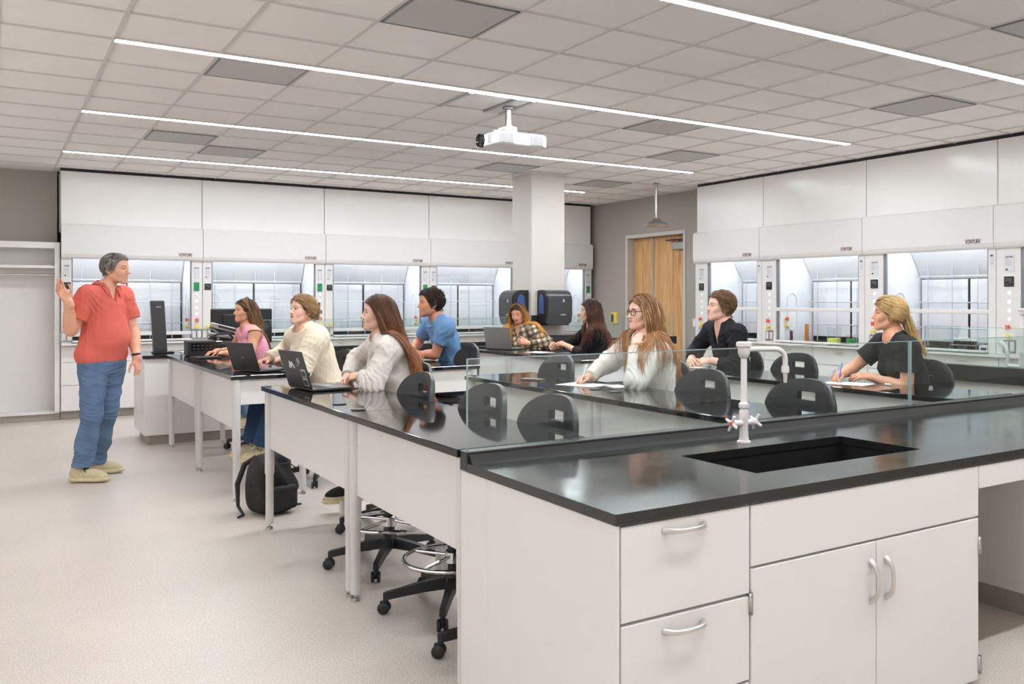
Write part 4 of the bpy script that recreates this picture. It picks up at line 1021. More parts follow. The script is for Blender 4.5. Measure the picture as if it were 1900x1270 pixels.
# ---------------------------------------------------------------- people: implicit surfaces meshed with surface nets
f32 = np.float32
def V3(*a): return np.array(a, float)
def nrm(v): v = np.asarray(v, float); return v/np.linalg.norm(v)
class Field:
    BIG = .06
    def __init__(s, lo, hi, h):
        s.h = h; s.lo = np.array(lo, float); n = (np.ceil((np.array(hi)-s.lo)/h).astype(int)+1)
        s.n = n; s.F = np.full(tuple(n), s.BIG, f32)
        s.ax = [(s.lo[i]+h*np.arange(n[i])).astype(f32) for i in range(3)]
    def _sl(s, lo, hi, pad):
        a = np.maximum(np.floor((np.array(lo)-pad-s.lo)/s.h).astype(int), 0); b = np.minimum(np.ceil((np.array(hi)+pad-s.lo)/s.h).astype(int)+1, s.n)
        if (b-a <= 0).any(): return None
        return tuple(slice(a[i], b[i]) for i in range(3))
    def grid(s, sl): return s.ax[0][sl[0]][:, None, None], s.ax[1][sl[1]][None, :, None], s.ax[2][sl[2]][None, None, :]
    def apply(s, prim, k=.0, op='u'):
        fn, lo, hi = prim
        sl = s._sl(lo, hi, max(k, .004)+2*s.h)
        if sl is None: return
        d = fn(*s.grid(sl)); A = s.F[sl]
        if op == 's': d = -d; r = np.maximum(A, d)
        elif op == 'i': r = np.maximum(A, d)
        else: r = np.minimum(A, d)
        if k > 0:
            h = np.maximum(k-np.abs(A-d), 0)/k; h = h*h*k*.25
            r = r-h if op == 'u' else r+h
        s.F[sl] = r
    def sample(s, p):
        q = (p-s.lo)/s.h; i = np.floor(q).astype(int); i = np.clip(i, 0, s.n-2); t = np.clip(q-i, 0, 1)
        out = 0
        for dx in (0, 1):
            for dy in (0, 1):
                for dz in (0, 1):
                    w_ = (t[:, 0] if dx else 1-t[:, 0])*(t[:, 1] if dy else 1-t[:, 1])*(t[:, 2] if dz else 1-t[:, 2])
                    out = out+w_*s.F[i[:, 0]+dx, i[:, 1]+dy, i[:, 2]+dz]
        return out
    def grad(s, p):
        e = s.h*1.2; g_ = np.stack([s.sample(p+np.eye(3)[i]*e)-s.sample(p-np.eye(3)[i]*e) for i in range(3)], 1)
        return g_/np.maximum(np.linalg.norm(g_, axis=1, keepdims=True), 1e-6)
    def mesh(s):
        F = s.F; S = F < 0
        c = S[:-1, :-1, :-1].astype(np.int8)
        cnt = np.zeros_like(c)
        for dx in (0, 1):
            for dy in (0, 1):
                for dz in (0, 1): cnt += S[dx:S.shape[0]-1+dx, dy:S.shape[1]-1+dy, dz:S.shape[2]-1+dz]
        act = (cnt > 0) & (cnt < 8); I = np.argwhere(act)
        idx = np.full(act.shape, -1, np.int32); idx[act] = np.arange(len(I))
        cor = {}
        for dx in (0, 1):
            for dy in (0, 1):
                for dz in (0, 1): cor[dx, dy, dz] = F[I[:, 0]+dx, I[:, 1]+dy, I[:, 2]+dz].astype(float)
        acc = np.zeros((len(I), 3)); m = np.zeros(len(I))
        for a in cor:
            for ax in range(3):
                if a[ax]: continue
                b = list(a); b[ax] = 1; b = tuple(b)
                va, vb = cor[a], cor[b]; x = (va < 0) != (vb < 0)
                t = np.where(x, va/np.where(x, va-vb, 1), 0)
                pt = np.array(a, float)[None, :].repeat(len(I), 0); pt[:, ax] += t
                acc += pt*x[:, None]; m += x
        P = s.lo+(I+acc/np.maximum(m, 1)[:, None])*s.h
        Q = []
        for ax in range(3):
            o1, o2 = [(1, 2), (2, 0), (0, 1)][ax]
            A = [slice(None)]*3; B = [slice(None)]*3; A[ax] = slice(0, -1); B[ax] = slice(1, None)
            sa, sb = S[tuple(A)], S[tuple(B)]
            E = np.argwhere(sa != sb)
            E = E[(E[:, o1] > 0) & (E[:, o2] > 0) & (E[:, o1] < s.n[o1]-1) & (E[:, o2] < s.n[o2]-1)]
            if not len(E): continue
            inside = sa[E[:, 0], E[:, 1], E[:, 2]]
            def at(d1, d2):
                e = E.copy(); e[:, o1] -= d1; e[:, o2] -= d2; return idx[e[:, 0], e[:, 1], e[:, 2]]
            q = np.stack([at(1, 1), at(0, 1), at(0, 0), at(1, 0)], 1)
            q[~inside] = q[~inside][:, ::-1]; Q.append(q)
        Q = np.concatenate(Q); Q = Q[(Q >= 0).all(1)]
        return P, Q
def make_mesh(name, V, Qs, m, parent=None, col=None, loc=None, smooth=True):
    me = bpy.data.meshes.new(name); V = np.asarray(V, float)
    if loc is not None: V = V-np.asarray(loc)
    Qs = np.asarray(Qs, np.int32); nf, k = Qs.shape
    me.vertices.add(len(V)); me.vertices.foreach_set('co', V.astype(f32).ravel())
    me.loops.add(nf*k); me.loops.foreach_set('vertex_index', Qs.ravel())
    me.polygons.add(nf); me.polygons.foreach_set('loop_start', np.arange(0, nf*k, k, dtype=np.int32))
    me.polygons.foreach_set('use_smooth', np.full(nf, smooth, bool))
    if col is not None:
        at = me.color_attributes.new('Col', 'FLOAT_COLOR', 'POINT')
        c4 = np.ones((len(V), 4), f32); c4[:, :3] = col; at.data.foreach_set('color', c4.ravel())
    me.update(calc_edges=True); me.validate()
    me.materials.append(m)
    return link(bpy.data.objects.new(name, me), parent)
# primitives: (function, lower corner, upper corner)
def cap(a, b, ra, rb=None):
    a = np.asarray(a, float); b = np.asarray(b, float); rb = ra if rb is None else rb
    ab = b-a; L2 = max(float(ab@ab), 1e-10)
    def fn(X, Y, Z):
        x, y, z = X-f32(a[0]), Y-f32(a[1]), Z-f32(a[2])
        t = np.clip((x*f32(ab[0])+y*f32(ab[1])+z*f32(ab[2]))/f32(L2), 0, 1)
        return np.sqrt((x-t*f32(ab[0]))**2+(y-t*f32(ab[1]))**2+(z-t*f32(ab[2]))**2)-(f32(ra)+f32(rb-ra)*t)
    r = max(ra, rb)
    return fn, np.minimum(a, b)-r, np.maximum(a, b)+r
def ell(c, r, R=None):
    c = np.asarray(c, float); r = np.asarray(r, float); R = np.eye(3) if R is None else R
    def fn(X, Y, Z):
        x, y, z = X-f32(c[0]), Y-f32(c[1]), Z-f32(c[2])
        q = [x*f32(R[0, i])+y*f32(R[1, i])+z*f32(R[2, i]) for i in range(3)]
        k0 = np.sqrt((q[0]/f32(r[0]))**2+(q[1]/f32(r[1]))**2+(q[2]/f32(r[2]))**2)
        k1 = np.sqrt((q[0]/f32(r[0]**2))**2+(q[1]/f32(r[1]**2))**2+(q[2]/f32(r[2]**2))**2)
        return k0*(k0-1)/np.maximum(k1, f32(1e-6))
    e = np.sqrt(((R*r)**2).sum(1))
    return fn, c-e, c+e
def halfspace(p, n, lo, hi):
    p = np.asarray(p, float); n = nrm(n)
    def fn(X, Y, Z): return (X-f32(p[0]))*f32(n[0])+(Y-f32(p[1]))*f32(n[1])+(Z-f32(p[2]))*f32(n[2])
    return fn, np.asarray(lo, float), np.asarray(hi, float)
def union_cut(prims, k, cuts):
    """smooth union of prims, then cut by half spaces [(point, outward normal)]"""
    lo = np.min([p[1] for p in prims], 0); hi = np.max([p[2] for p in prims], 0)
    def fn(X, Y, Z):
        d = None
        for p in prims:
            e = p[0](X, Y, Z)
            if d is None: d = e
            else:
                h = np.maximum(k-np.abs(d-e), 0)/k; d = np.minimum(d, e)-h*h*k*.25
        for p, n in cuts: d = np.maximum(d, halfspace(p, n, lo, hi)[0](X, Y, Z))
        return d
    return fn, lo, hi
def shell(prim, t):
    fn, lo, hi = prim
    return (lambda X, Y, Z: np.abs(fn(X, Y, Z))-f32(t)), lo-t, hi+t
def wrinkle(F, amp, scale, seed, joints=()):
    """cloth folds: long warped waves over the garment, tighter creases at the joints [(point, axis)]"""
    rs = np.random.RandomState(seed)
    m = np.abs(F.F) < .025
    p = F.lo+np.argwhere(m)*F.h
    wx = np.zeros_like(p)
    for _ in range(3):
        k = rs.normal(size=3)*7/scale; wx += np.sin(p@k+rs.rand()*6)[:, None]*rs.normal(size=3)*.03*scale
    q = p+wx; n = 0
    for lam, a in ((.19, 1.0), (.13, .8), (.085, .5), (.06, .28)):
        k = nrm(rs.normal(size=3)*np.array([1, 1, .8]))*2*math.pi/(lam*scale)
        w = np.sin(q@k+rs.rand()*6); n = n+a*(np.exp(-2.2*(1-w))*2-.6)
    d = amp*.5*n
    for c, ax in joints:
        r = np.linalg.norm(p-c, axis=1); g_ = np.exp(-(r/.085)**2); t = (q-c)@ax
        d = d-amp*.9*g_*np.sin(2*math.pi*t/.036+2.5*np.sin((q@rs.normal(size=3))*22))
    F.F[m] -= d.astype(f32)
def frame(fwd, up=(0, 0, 1)):
    x = nrm(fwd); y = nrm(np.cross(up, x)); z = np.cross(x, y)
    return np.stack([x, y, z], 1)
def rotm(axis, a):
    axis = nrm(axis); K = np.array([[0, -axis[2], axis[1]], [axis[2], 0, -axis[0]], [-axis[1], axis[0], 0]])
    return np.eye(3)+math.sin(a)*K+(1-math.cos(a))*K@K
def ik(S, W, l1, l2, pole):
    d = W-S; L = np.linalg.norm(d); L = min(L, (l1+l2)*.998); d = nrm(d); W = S+d*L
    a = (l1*l1-l2*l2+L*L)/(2*L); hgt = math.sqrt(max(l1*l1-a*a, 1e-6))
    pl = np.asarray(pole, float); pl = pl-d*(pl@d); pl = nrm(pl)
    return S+d*a+pl*hgt, W

# ---------------------------------------------------------------- head, hands
def head(F, Hc, Rh, s, sp):
    """head in local axes: x forward, y left, z up; origin between the ears at eye level"""
    def T(p): return Hc+Rh@(np.asarray(p, float)*s)
    def E(c, r, k, op='u', R=None): F.apply(ell(T(c), np.asarray(r)*s, Rh if R is None else Rh@R), k*s, op)
    def C(a, b, ra, rb, k, op='u'): F.apply(cap(T(a), T(b), ra*s, rb*s), k*s, op)
    male = sp.get('male', False); smile = sp.get('smile', 0)
    jw = 1.08 if male else 1.0
    E((-.008, 0, .028), (.097, .075, .086), 0)
    E((.030, 0, .040), (.058, .063, .062), .03)
    E((.034, 0, -.028), (.054, .056*jw, .066), .03)
    for y in (-1, 1):
        C((.004, y*.050*jw, -.060), (.070, y*.013, -.099), .016, .014, .03)
        E((.058, y*.042, -.022), (.020, .019, .017), .025)
        E((.064, y*.034, -.044+.004*smile), (.018, .018, .017), .02)
        C((.084, y*.010, .019), (.071, y*.045, .021), .0095 if male else .008, .009 if male else .0075, .02)
    E((.076, 0, -.100), (.016, .020*jw, .015), .02)
    E((.030, 0, -.080), (.050, .045*jw, .028), .025)
    E((.078, 0, -.062), (.019, .029, .025), .02)
    # eye hollows, then nose
    for y in (-1, 1): E((.098, y*.032, .000), (.018, .0165, .0115), .012, 's')
    C((.087, 0, .010), (.1055, 0, -.028), .0072, .0095, .012)
    E((.109, 0, -.033), (.0105, .0105, .0095), .008)
    for y in (-1, 1):
        E((.0985, y*.0125, -.036), (.009, .0075, .0075), .006)
        E((.1025, y*.006, -.0445), (.0045, .0033, .003), .002, 's')
    # mouth
    zc = -.0615+.007*smile; yc = .0235+.005*smile; xc = .0875-.004*smile
    for y in (-1, 1):
        C((.0955, y*.004, -.0565), (xc, y*yc, zc), .0052, .0026, .004)
        C((.0938, 0, -.0690), (xc-.001, y*(yc-.002), zc-.001), .006, .0026, .004)
    if smile > .6:
        C((.0985, 0, -.0628), (xc+.004, yc-.006, zc+.001), .0036, .0014, .002, 's'); C((.0985, 0, -.0628), (xc+.004, -yc+.006, zc+.001), .0036, .0014, .002, 's')
    else:
        C((.1005, 0, -.0622), (xc+.004, yc-.003, zc), .0016, .0008, .002, 's'); C((.1005, 0, -.0622), (xc+.004, -yc+.003, zc), .0016, .0008, .002, 's')
    # lids and eye openings
    for y in (-1, 1):
        E((.0745, y*.0315, .0005), (.0148, .0148, .0142), .004)
        if not sp.get('closed'):
            op = .0046-.0012*smile
            E((.0905, y*.0325, -.0003), (.0085, .0115, op), .0012, 's')
    # ears
    ra = rotm((0, 1, 0), -.2)
    for y in (-1, 1):
        E((-.010, y*.0755, -.010), (.0185, .0075, .031), .006, 'u', ra@rotm((0, 0, 1), -.35*y))
        E((-.004, y*.0835, -.006), (.009, .0055, .017), .005, 's', ra)
        E((-.004, y*.073, -.036), (.008, .006, .009), .006)
    return T
def head_colour(P, col, T, Hc, Rh, s, sp):
    """colours skin, lips, brows, lashes; darker over the upper lids and between the lips"""
    q = ((P-Hc)@Rh)/s
    smile = sp.get('smile', 0)
    def seg(a, b):
        a = np.array(a); b = np.array(b); ab = b-a; t = np.clip(((q-a)@ab)/(ab@ab), 0, 1); return np.linalg.norm(q-a-t[:, None]*ab, axis=1)
    zc = -.0615+.007*smile; yc = .0235+.005*smile; xc = .0875-.004*smile
    yz0 = np.stack([np.abs(q[:, 1]), q[:, 2]], 1)
    def taper(a, b, ra, rb):
        a = np.array(a); b = np.array(b); ab = b-a; t = np.clip(((yz0-a)@ab)/(ab@ab), 0, 1); return np.linalg.norm(yz0-a-t[:, None]*ab, axis=1)-(ra+(rb-ra)*t)
    lip = np.minimum(taper((.002, -.0565), (yc, zc), .0048, .0016), taper((0, -.0690), (yc-.002, zc-.001), .0056, .0016))
    def mixc(m, c): 
        mm = np.clip(m, 0, 1)[:, None]; col[:] = col*(1-mm)+np.array(c)*mm
    hd = (np.linalg.norm(q-np.array([.02, 0, -.01]), axis=1) < .14)
    mixc(np.clip(1-np.linalg.norm(q-np.array([.062, .045, -.03]), axis=1)/.03, 0, 1)*.45, sp['blush']); mixc(np.clip(1-np.linalg.norm(q-np.array([.062, -.045, -.03]), axis=1)/.03, 0, 1)*.45, sp['blush'])
    mixc(np.clip(1-np.linalg.norm(q-np.array([.112, 0, -.034]), axis=1)/.016, 0, 1)*.35, sp['blush'])
    if sp.get('stubble'):
        d = np.clip((-.045-q[:, 2])/.02, 0, 1)*np.clip((q[:, 0]-.0)/.03, 0, 1)*np.clip((q[:, 2]+.125)/.02, 0, 1); mixc(d*sp['stubble']*hd, rgb(120, 98, 88))
    mf = (q[:, 0] > .072) & (q[:, 2] < -.045)
    mixc(np.clip(.0008-lip, 0, .0014)/.0014*mf, sp['lip'])
    if smile > .6:
        t = taper((0, -.0628), (yc-.006, zc+.0008), .0036, .0010); mixc(np.clip(.0004-t, 0, .0008)/.0008*mf*.95, rgb(236, 230, 222))
    else:
        t = taper((0, -.0622), (yc-.002, zc), .0009, .0006); mixc(np.clip(.0008-t, 0, .001)/.001*mf*.8, np.array(sp['lip'])*.42)
    yz = q[:, 1:]; fr = q[:, 0] > .055
    def seg2(a, b):
        a = np.array(a); b = np.array(b); ab = b-a; t = np.clip(((yz-a)@ab)/(ab@ab), 0, 1); return np.linalg.norm(yz-a-t[:, None]*ab, axis=1)
    for y in (-1, 1):
        b = np.minimum(seg2((y*.013, .0185), (y*.031, .0245))-.0036, seg2((y*.031, .0245), (y*.049, .0190))-.0024)
        mixc(np.clip(-b/.0016+.4, 0, 1)*fr*sp.get('browk', .85), sp['brow'])
        ey = yz-np.array([y*.0325, -.0003])
        if sp.get('closed'):
            l = np.minimum(seg2((y*.021, -.004), (y*.033, -.0068)), seg2((y*.033, -.0068), (y*.045, -.0035)))
            mixc(np.clip((.0024-l)/.001, 0, 1)*fr*.9, sp['lash'])
        else:
            op = .0046-.0012*smile
            k = np.sqrt((ey[:, 0]/.0118)**2+(ey[:, 1]/op)**2); dd = (k-1)*op
            m = fr & (k > .75)
            mixc(np.clip((.0021-np.abs(dd-.0004))/.0009, 0, 1)*m*(ey[:, 1] > -.0008)*.92, sp['lash'])
            mixc(np.clip((.0014-np.abs(dd-.0004))/.0009, 0, 1)*m*(ey[:, 1] <= -.0008)*.5, sp['lash'])
            mixc(np.clip((.006-np.abs(dd-.003))/.004, 0, 1)*m*(ey[:, 1] > 0)*.18, np.array(sp['skin'])*.6)  # skin darker in a band over the upper lid
def hand(F, W, R, th, s, curl=(25, 35, 25), spread=.06, thumb=None):
    """R columns: x along the fingers, y thumb-ward for th=+1, z out of the back of the hand"""
    def T(p): return W+R@(np.asarray(p, float)*s*np.array([1, th, 1]))
    C = lambda a, b, ra, rb, k: F.apply(cap(T(a), T(b), ra*s, rb*s), k*s)
    mcp = [(.088, .030, .002), (.092, .010, .005), (.087, -.010, .003), (.078, -.028, -.002)]
    for p in mcp: C((.005, p[1]*.55, 0), p, .0125, .0105, .014)
    C((.02, .022, -.006), (.06, .024, -.004), .013, .011, .014)
    C((-.03, 0, 0), (.012, 0, 0), .024, .022, .02)
    LEN = [(.041, .025, .019), (.045, .029, .020), (.041, .027, .019), (.033, .020, .017)]
    tips = []
    for i, p in enumerate(mcp):
        a = 0; pos = np.array(p); yaw = (1.5-i)*spread; cc = curl if not isinstance(curl[0], (tuple, list)) else curl[i]
        r = [.0092, .0086, .0078, .0068]
        if i == 3: r = [x*.87 for x in r]
        for j in range(3):
            a += math.radians(cc[j]); d = np.array([math.cos(a)*math.cos(yaw), math.sin(yaw), -math.sin(a)])
            q = pos+d*LEN[i][j]; C(pos, q, r[j], r[j+1], .0035); pos = q
        tips.append(T(pos))
    d1, d2, d3 = thumb if thumb is not None else ((.62, .70, -.30), (.85, .40, -.30), (.95, .15, -.25))
    pos = np.array([.022, .022, -.006])
    for d, L_, ra, rb in ((d1, .044, .0135, .0105), (d2, .032, .0100, .0090), (d3, .026, .0088, .0070)):
        q = pos+nrm(d)*L_; C(pos, q, ra, rb, .006); pos = q
    return T
CAM = np.array([0, 0, 1.468])
M['skin'] = mat('skin', rgb(226, 180, 156), .48, noise=.05, nscale=60, attr=True, bump=.06, bscale=700, spec=.4, sss=.10)
M['hair'] = mat('hair', (.2, .1, .05), .42, noise=.12, nscale=40, attr=True, spec=.35)
M['eyewhite'] = mat('eye_white', rgb(235, 230, 226), .15, noise=.02)
M['irisb'] = mat('blue_iris', rgb(70, 90, 110), .1, noise=.1, nscale=600); M['irisn'] = mat('brown_iris', rgb(70, 46, 30), .1, noise=.1, nscale=600)
M['pupil'] = mat('pupil', rgb(8, 8, 9), .08)
M['tooth'] = mat('teeth', rgb(236, 230, 222), .25)
def cloth(name, col, rough=.85, noise=.08, nscale=25, bump=.35, bscale=300, stretch=None):
    return mat(name, col, rough, noise=noise, nscale=nscale, bump=bump, bscale=bscale, spec=.2, stretch=stretch)
M['denim'] = cloth('blue_denim', rgb(98, 122, 152), noise=.22, nscale=9, bump=.4, bscale=500)
M['denimd'] = cloth('dark_blue_denim', rgb(50, 72, 106), noise=.2, nscale=9, bump=.4, bscale=500)
M['darkcloth'] = cloth('dark_trousers', rgb(36, 38, 44))
M['lace'] = mat('black_laces', rgb(28, 28, 28), .7)
M['sole'] = mat('cream_sole', rgb(214, 200, 160), .6, noise=.1)
M['shoe'] = cloth('cream_mesh_shoe', rgb(206, 192, 158), noise=.15, nscale=60)
M['shoed'] = cloth('dark_shoe', rgb(50, 48, 46), noise=.15, nscale=60)
SKIN = dict(fair=rgb(232, 186, 164), warm=rgb(222, 164, 134), tan=rgb(206, 142, 112), olive=rgb(218, 172, 142))
def eyes(root, Hc, Rh, s, m, loc, gaze=(1, 0, 0)):
    g_ = nrm(Rh@nrm(gaze)); R = frame(g_)
    for y in (-1, 1):
        c = Hc+Rh@(np.array([.0752, y*.0315, .0002])*s); mb = MB(); r = .0132*s
        rings = [0, .10, .19, .30, .46, .5, .7, .95, 1.25, 1.6, 2.2, 2.8]
        mats = [M['pupil'], M['pupil'], m, m, m] + [M['eyewhite']]*10
        n = 18; prev = None
        for i, a in enumerate(rings):
            rr = r*(1.0 if a > .5 else 1.015)
            if a == 0: cur = [mb.bm.verts.new(c+R@np.array([rr, 0, 0]))]
            else: cur = [mb.bm.verts.new(c+R@(rr*np.array([math.cos(a), math.sin(a)*math.cos(2*math.pi*k/n), math.sin(a)*math.sin(2*math.pi*k/n)]))) for k in range(n)]
            if prev is not None:
                mb.use(mats[i-1])
                for k in range(n):
                    q = [prev[k % len(prev)], prev[(k+1) % len(prev)], cur[(k+1) % n], cur[k]]
                    q = [v for j, v in enumerate(q) if v not in q[:j]]
                    f = mb.bm.faces.new(q); f.material_index = mb.mi; f.smooth = True
            prev = cur
        o = mb.build('eye', None, root, smooth_angle=180); o.location = -Vector(loc)
def strands(P0, D0, nst, step, G, collide, rad, wav, rs, taper=.35, inertia=.72):
    """grow locks: P0 roots, D0 first directions (n,3); all locks step together"""
    n = len(P0); p = collide(P0.copy()); d = D0.copy(); pts = [p.copy()]
    ph = rs.rand(n)*6.28; fr = wav.get('f', 40)*(.8+.4*rs.rand(n)); amp = wav.get('a', 0)*(.5+rs.rand(n)); e1 = rs.normal(size=(n, 3)); e1 /= np.linalg.norm(e1, axis=1, keepdims=True)
    for i in range(nst):
        g_ = G(p, i/nst); d = inertia*d+(1-inertia)*g_; d /= np.maximum(np.linalg.norm(d, axis=1, keepdims=True), 1e-9)
        st = step if np.isscalar(step) else step[:, None]
        p = p+d*st; p = collide(p); pts.append(p.copy()); d = pts[-1]-pts[-2]; d /= np.maximum(np.linalg.norm(d, axis=1, keepdims=True), 1e-9)
    A = np.stack(pts, 1)
    if wav.get('a', 0):
        t = np.linspace(0, 1, nst+1)[None, :]; ln = (step*nst if np.isscalar(step) else step[:, None]*nst)
        e2 = np.cross(e1, np.gradient(A, axis=1).mean(1)); e2 /= np.maximum(np.linalg.norm(e2, axis=1, keepdims=True), 1e-9)
        env = np.clip(t*3, 0, 1)
        A = A+(np.sin(fr[:, None]*t*ln+ph[:, None])*env*amp[:, None])[:, :, None]*e1[:, None, :]+(np.cos(fr[:, None]*t*ln+ph[:, None])*env*amp[:, None])[:, :, None]*e2[:, None, :]
    return A
def tubes(A, rad, rs, ns=3, taper=.3):
    n, k, _ = A.shape
    T = np.gradient(A, axis=1); T /= np.maximum(np.linalg.norm(T, axis=2, keepdims=True), 1e-9)
    ref = rs.normal(size=(n, 1, 3)); u = np.cross(T, ref); u /= np.maximum(np.linalg.norm(u, axis=2, keepdims=True), 1e-9); v = np.cross(T, u)
    t = np.linspace(0, 1, k); pr = np.interp(t, [0, .12, .6, .9, 1], [.55, 1, 1, .7, taper])
    r = (rad[:, None] if not np.isscalar(rad) else rad)*pr[None, :]
    ang = 2*np.pi*np.arange(ns)/ns
    V = A[:, :, None, :]+r[:, :, None, None]*(u[:, :, None, :]*np.cos(ang)[None, None, :, None]+v[:, :, None, :]*np.sin(ang)[None, None, :, None])
    idx = np.arange(n*k*ns).reshape(n, k, ns)
    a = idx[:, :-1, :]; b = np.roll(idx, -1, 2)[:, :-1, :]; c = np.roll(idx, -1, 2)[:, 1:, :]; e = idx[:, 1:, :]
    Q = np.stack([a, b, c, e], -1).reshape(-1, 4)
    return V.reshape(-1, 3), Q
def hair(root, Hc, Rh, s, fields, st, loc, seed):
    rs = np.random.RandomState(seed)
    q2w = lambda q: Hc+(q*s)@Rh.T
    w2q = lambda p: ((p-Hc)@Rh)/s
    c0 = np.array([-.008, 0, .028]); rr = np.array([.099, .077, .088])
    # scalp cap
    lo = Hc-.16; hi = Hc+.16; F = Field(lo, hi, .0036)
    T = lambda p: Hc+Rh@(np.asarray(p, float)*s)
    vol = st.get('vol', .008)
    F.apply(ell(T(c0), (np.array([.097, .075, .086])+.0035)*s, Rh)); F.apply(ell(T((.030, 0, .040)), (np.array([.058, .063, .062])+.003)*s, Rh), .03)
    fz = st.get('line', .062)
    F.apply(ell(T((.098, 0, fz-.088)), np.array([.074, .105, .094])*s, Rh), .006, 's')
    for y in (-1, 1): F.apply(ell(T((.052, y*.082, -.068)), np.array([.066, .034, .062])*s, Rh), .006, 's')
    if not st.get('overear'):
        for y in (-1, 1): F.apply(ell(T((-.006, y*.083, -.016)), np.array([.026, .018, .036])*s, Rh), .006, 's')
    F.apply(ell(T((.02, 0, -.13)), np.array([.16, .13, .075])*s, Rh), .01, 's')
    V0, Q0 = F.mesh()
    def front(q):      # 1 where hair grows
        zl = np.interp(q[:, 0], [-.12, -.03, 0, .02, .045, .065, .09], [-.062, -.062, -.028, -.016, .016, fz-.024, fz-.003]); return q[:, 2] > zl
    n = st.get('n', 420); dirs = rs.normal(size=(n*4, 3)); dirs /= np.linalg.norm(dirs, axis=1, keepdims=True)
    q = c0+dirs*(rr+.001); fore = q[:, 0] > .03
    q = q[front(q)][:n]
    if st['style'] == 'long':      # more roots along the parting
        k_ = len(q)//6; e_ = np.stack([rs.uniform(-.07, .075, k_), st.get('part', 0)+rs.normal(size=k_)*.006, np.ones(k_)*.2], 1); e_ = c0+(e_-c0)/np.sqrt((((e_-c0)/(rr+.001))**2).sum(1, keepdims=True)); q[:k_] = np.where(front(e_)[:, None], e_, q[:k_])
    nn_ = (q-c0)/rr**2; nn_ /= np.linalg.norm(nn_, axis=1, keepdims=True)
    lay = rs.rand(len(q))
    def collide(p):
        x = w2q(p)
        # keep outside the skull
        for cc, re_ in ((c0, rr), (np.array([.030, 0, .040]), np.array([.062, .067, .0655]))):
            k = np.sqrt((((x-cc)/(re_+.002+vol*lay[:, None]))**2).sum(1)); m = k < 1
            x[m] = cc+(x[m]-cc)/np.maximum(k[m], .05)[:, None]
        if st.get('face', True):
            xf = np.interp(x[:, 2], [-.20, -.14, -.10, -.02, .03, fz, .2], [st.get('xlow', .03)+.05, st.get('xlow', .03), st.get('xlow', .03), st.get('xmid', .035), st.get('xmid', .035)+.012, .072, .2])-.012*lay
            m = (x[:, 0] > xf) & (x[:, 2] < fz) & (x[:, 2] > -.2); x[m, 0] = xf[m]
            m = m & (np.abs(x[:, 1]) < .070) & (x[:, 2] > -.10) & (x[:, 2] < .03); x[m, 1] = np.where(x[m, 1] >= 0, .070, -.070)
        p = q2w(x)
        for Fd, off in fields:
            for _ in range(2):
                dd = Fd.sample(p); m = dd < off+.010*lay
                if m.any():
                    g_ = Fd.grad(p[m]); p[m] = p[m]+g_*(off+.010*lay[m]-dd[m])[:, None]
        return p
    style = st['style']; py = st.get('part', 0.0)
    up = Rh.T@np.array([0, 0, 1.0])      # world up in head axes
    allA = []; allr = []
    if style == 'long':
        sg = np.where(q[:, 1] >= py, 1.0, -1.0)
        lat = np.stack([np.full(len(q), -st.get('back', .45)), sg*1.0, np.full(len(q), -.1)], 1)
        hz = np.clip((q[:, 2]-.0)/.09, 0, 1)[:, None]
        d = lat*hz+np.array([-.35, 0, -1])*(1-hz); d -= nn_*(d*nn_).sum(1, keepdims=True); d /= np.linalg.norm(d, axis=1, keepdims=True)
        tg = st.get('anchor'); pull = st.get('pull', .4)
        def Gf(p, t):
            v_ = (tg-p)*np.array([1, 1, 0]); dl = np.linalg.norm(v_, axis=1, keepdims=True); low = np.clip((tg[2]+.10-p[:, 2:3])/.10, 0, 1)
            return Gw+bk*(1 if t < .7 else .3)+v_/np.maximum(dl, .02)*np.clip(dl/.12, 0, 1)*low*pull
        Gw = np.array([0, 0, -1.0]); bk = -(Rh[:, 0]*np.array([1, 1, 0]))*st.get('sweep', .12)
        nst = 22; L = st['len']*(.86+.2*rs.rand(len(q)))
        A = strands(q2w(q), d@Rh.T, nst, L/nst, Gf, collide, None, st.get('wave', {}), rs)
        ok = np.ones(len(A), bool)
        if 'maxf' in st:      # no stray strands on the chest
            rel_ = A-st['neck'][0]; ok = ~(((rel_@st['neck'][1]) > st['maxf']) & (rel_[:, :, 2] < -.04)).any(1)
        allA.append(A[ok]); allr.append((st.get('r', .0045)*(.7+.6*rs.rand(len(q))))[ok])
    elif style == 'short':
        d = st['flow'](q, rs); d -= nn_*(d*nn_).sum(1, keepdims=True)*.85; d /= np.linalg.norm(d, axis=1, keepdims=True)
        def short_dir(p):
            x = w2q(p); n2 = (x-c0)/rr**2; n2 /= np.linalg.norm(n2, axis=1, keepdims=True); g_ = st['flow'](x, rs)+up*(-st.get('grav', .5)); g_ = g_-n2*((g_*n2).sum(1, keepdims=True)); g_ /= np.maximum(np.linalg.norm(g_, axis=1, keepdims=True), 1e-6)
            return (g_-n2*st.get('press', .25)+n2*st.get('lift', 0)*np.clip((x[:, 2:3]-.05)/.05, 0, 1))@Rh.T
        nst = 9; L = st['lenf'](q)*(.8+.4*rs.rand(len(q)))
        A = strands(q2w(q), d@Rh.T, nst, L/nst, lambda p, t: short_dir(p), collide, None, st.get('wave', {}), rs, inertia=.5)
        allA.append(A); allr.append(st.get('r', .0045)*(.7+.6*rs.rand(len(q))))
    elif style in ('bun', 'halfup'):
        B = np.array(st.get('knot', (-.108, 0, .0)))
        sel = np.ones(len(q), bool) if style == 'bun' else (q[:, 2] > -.035)
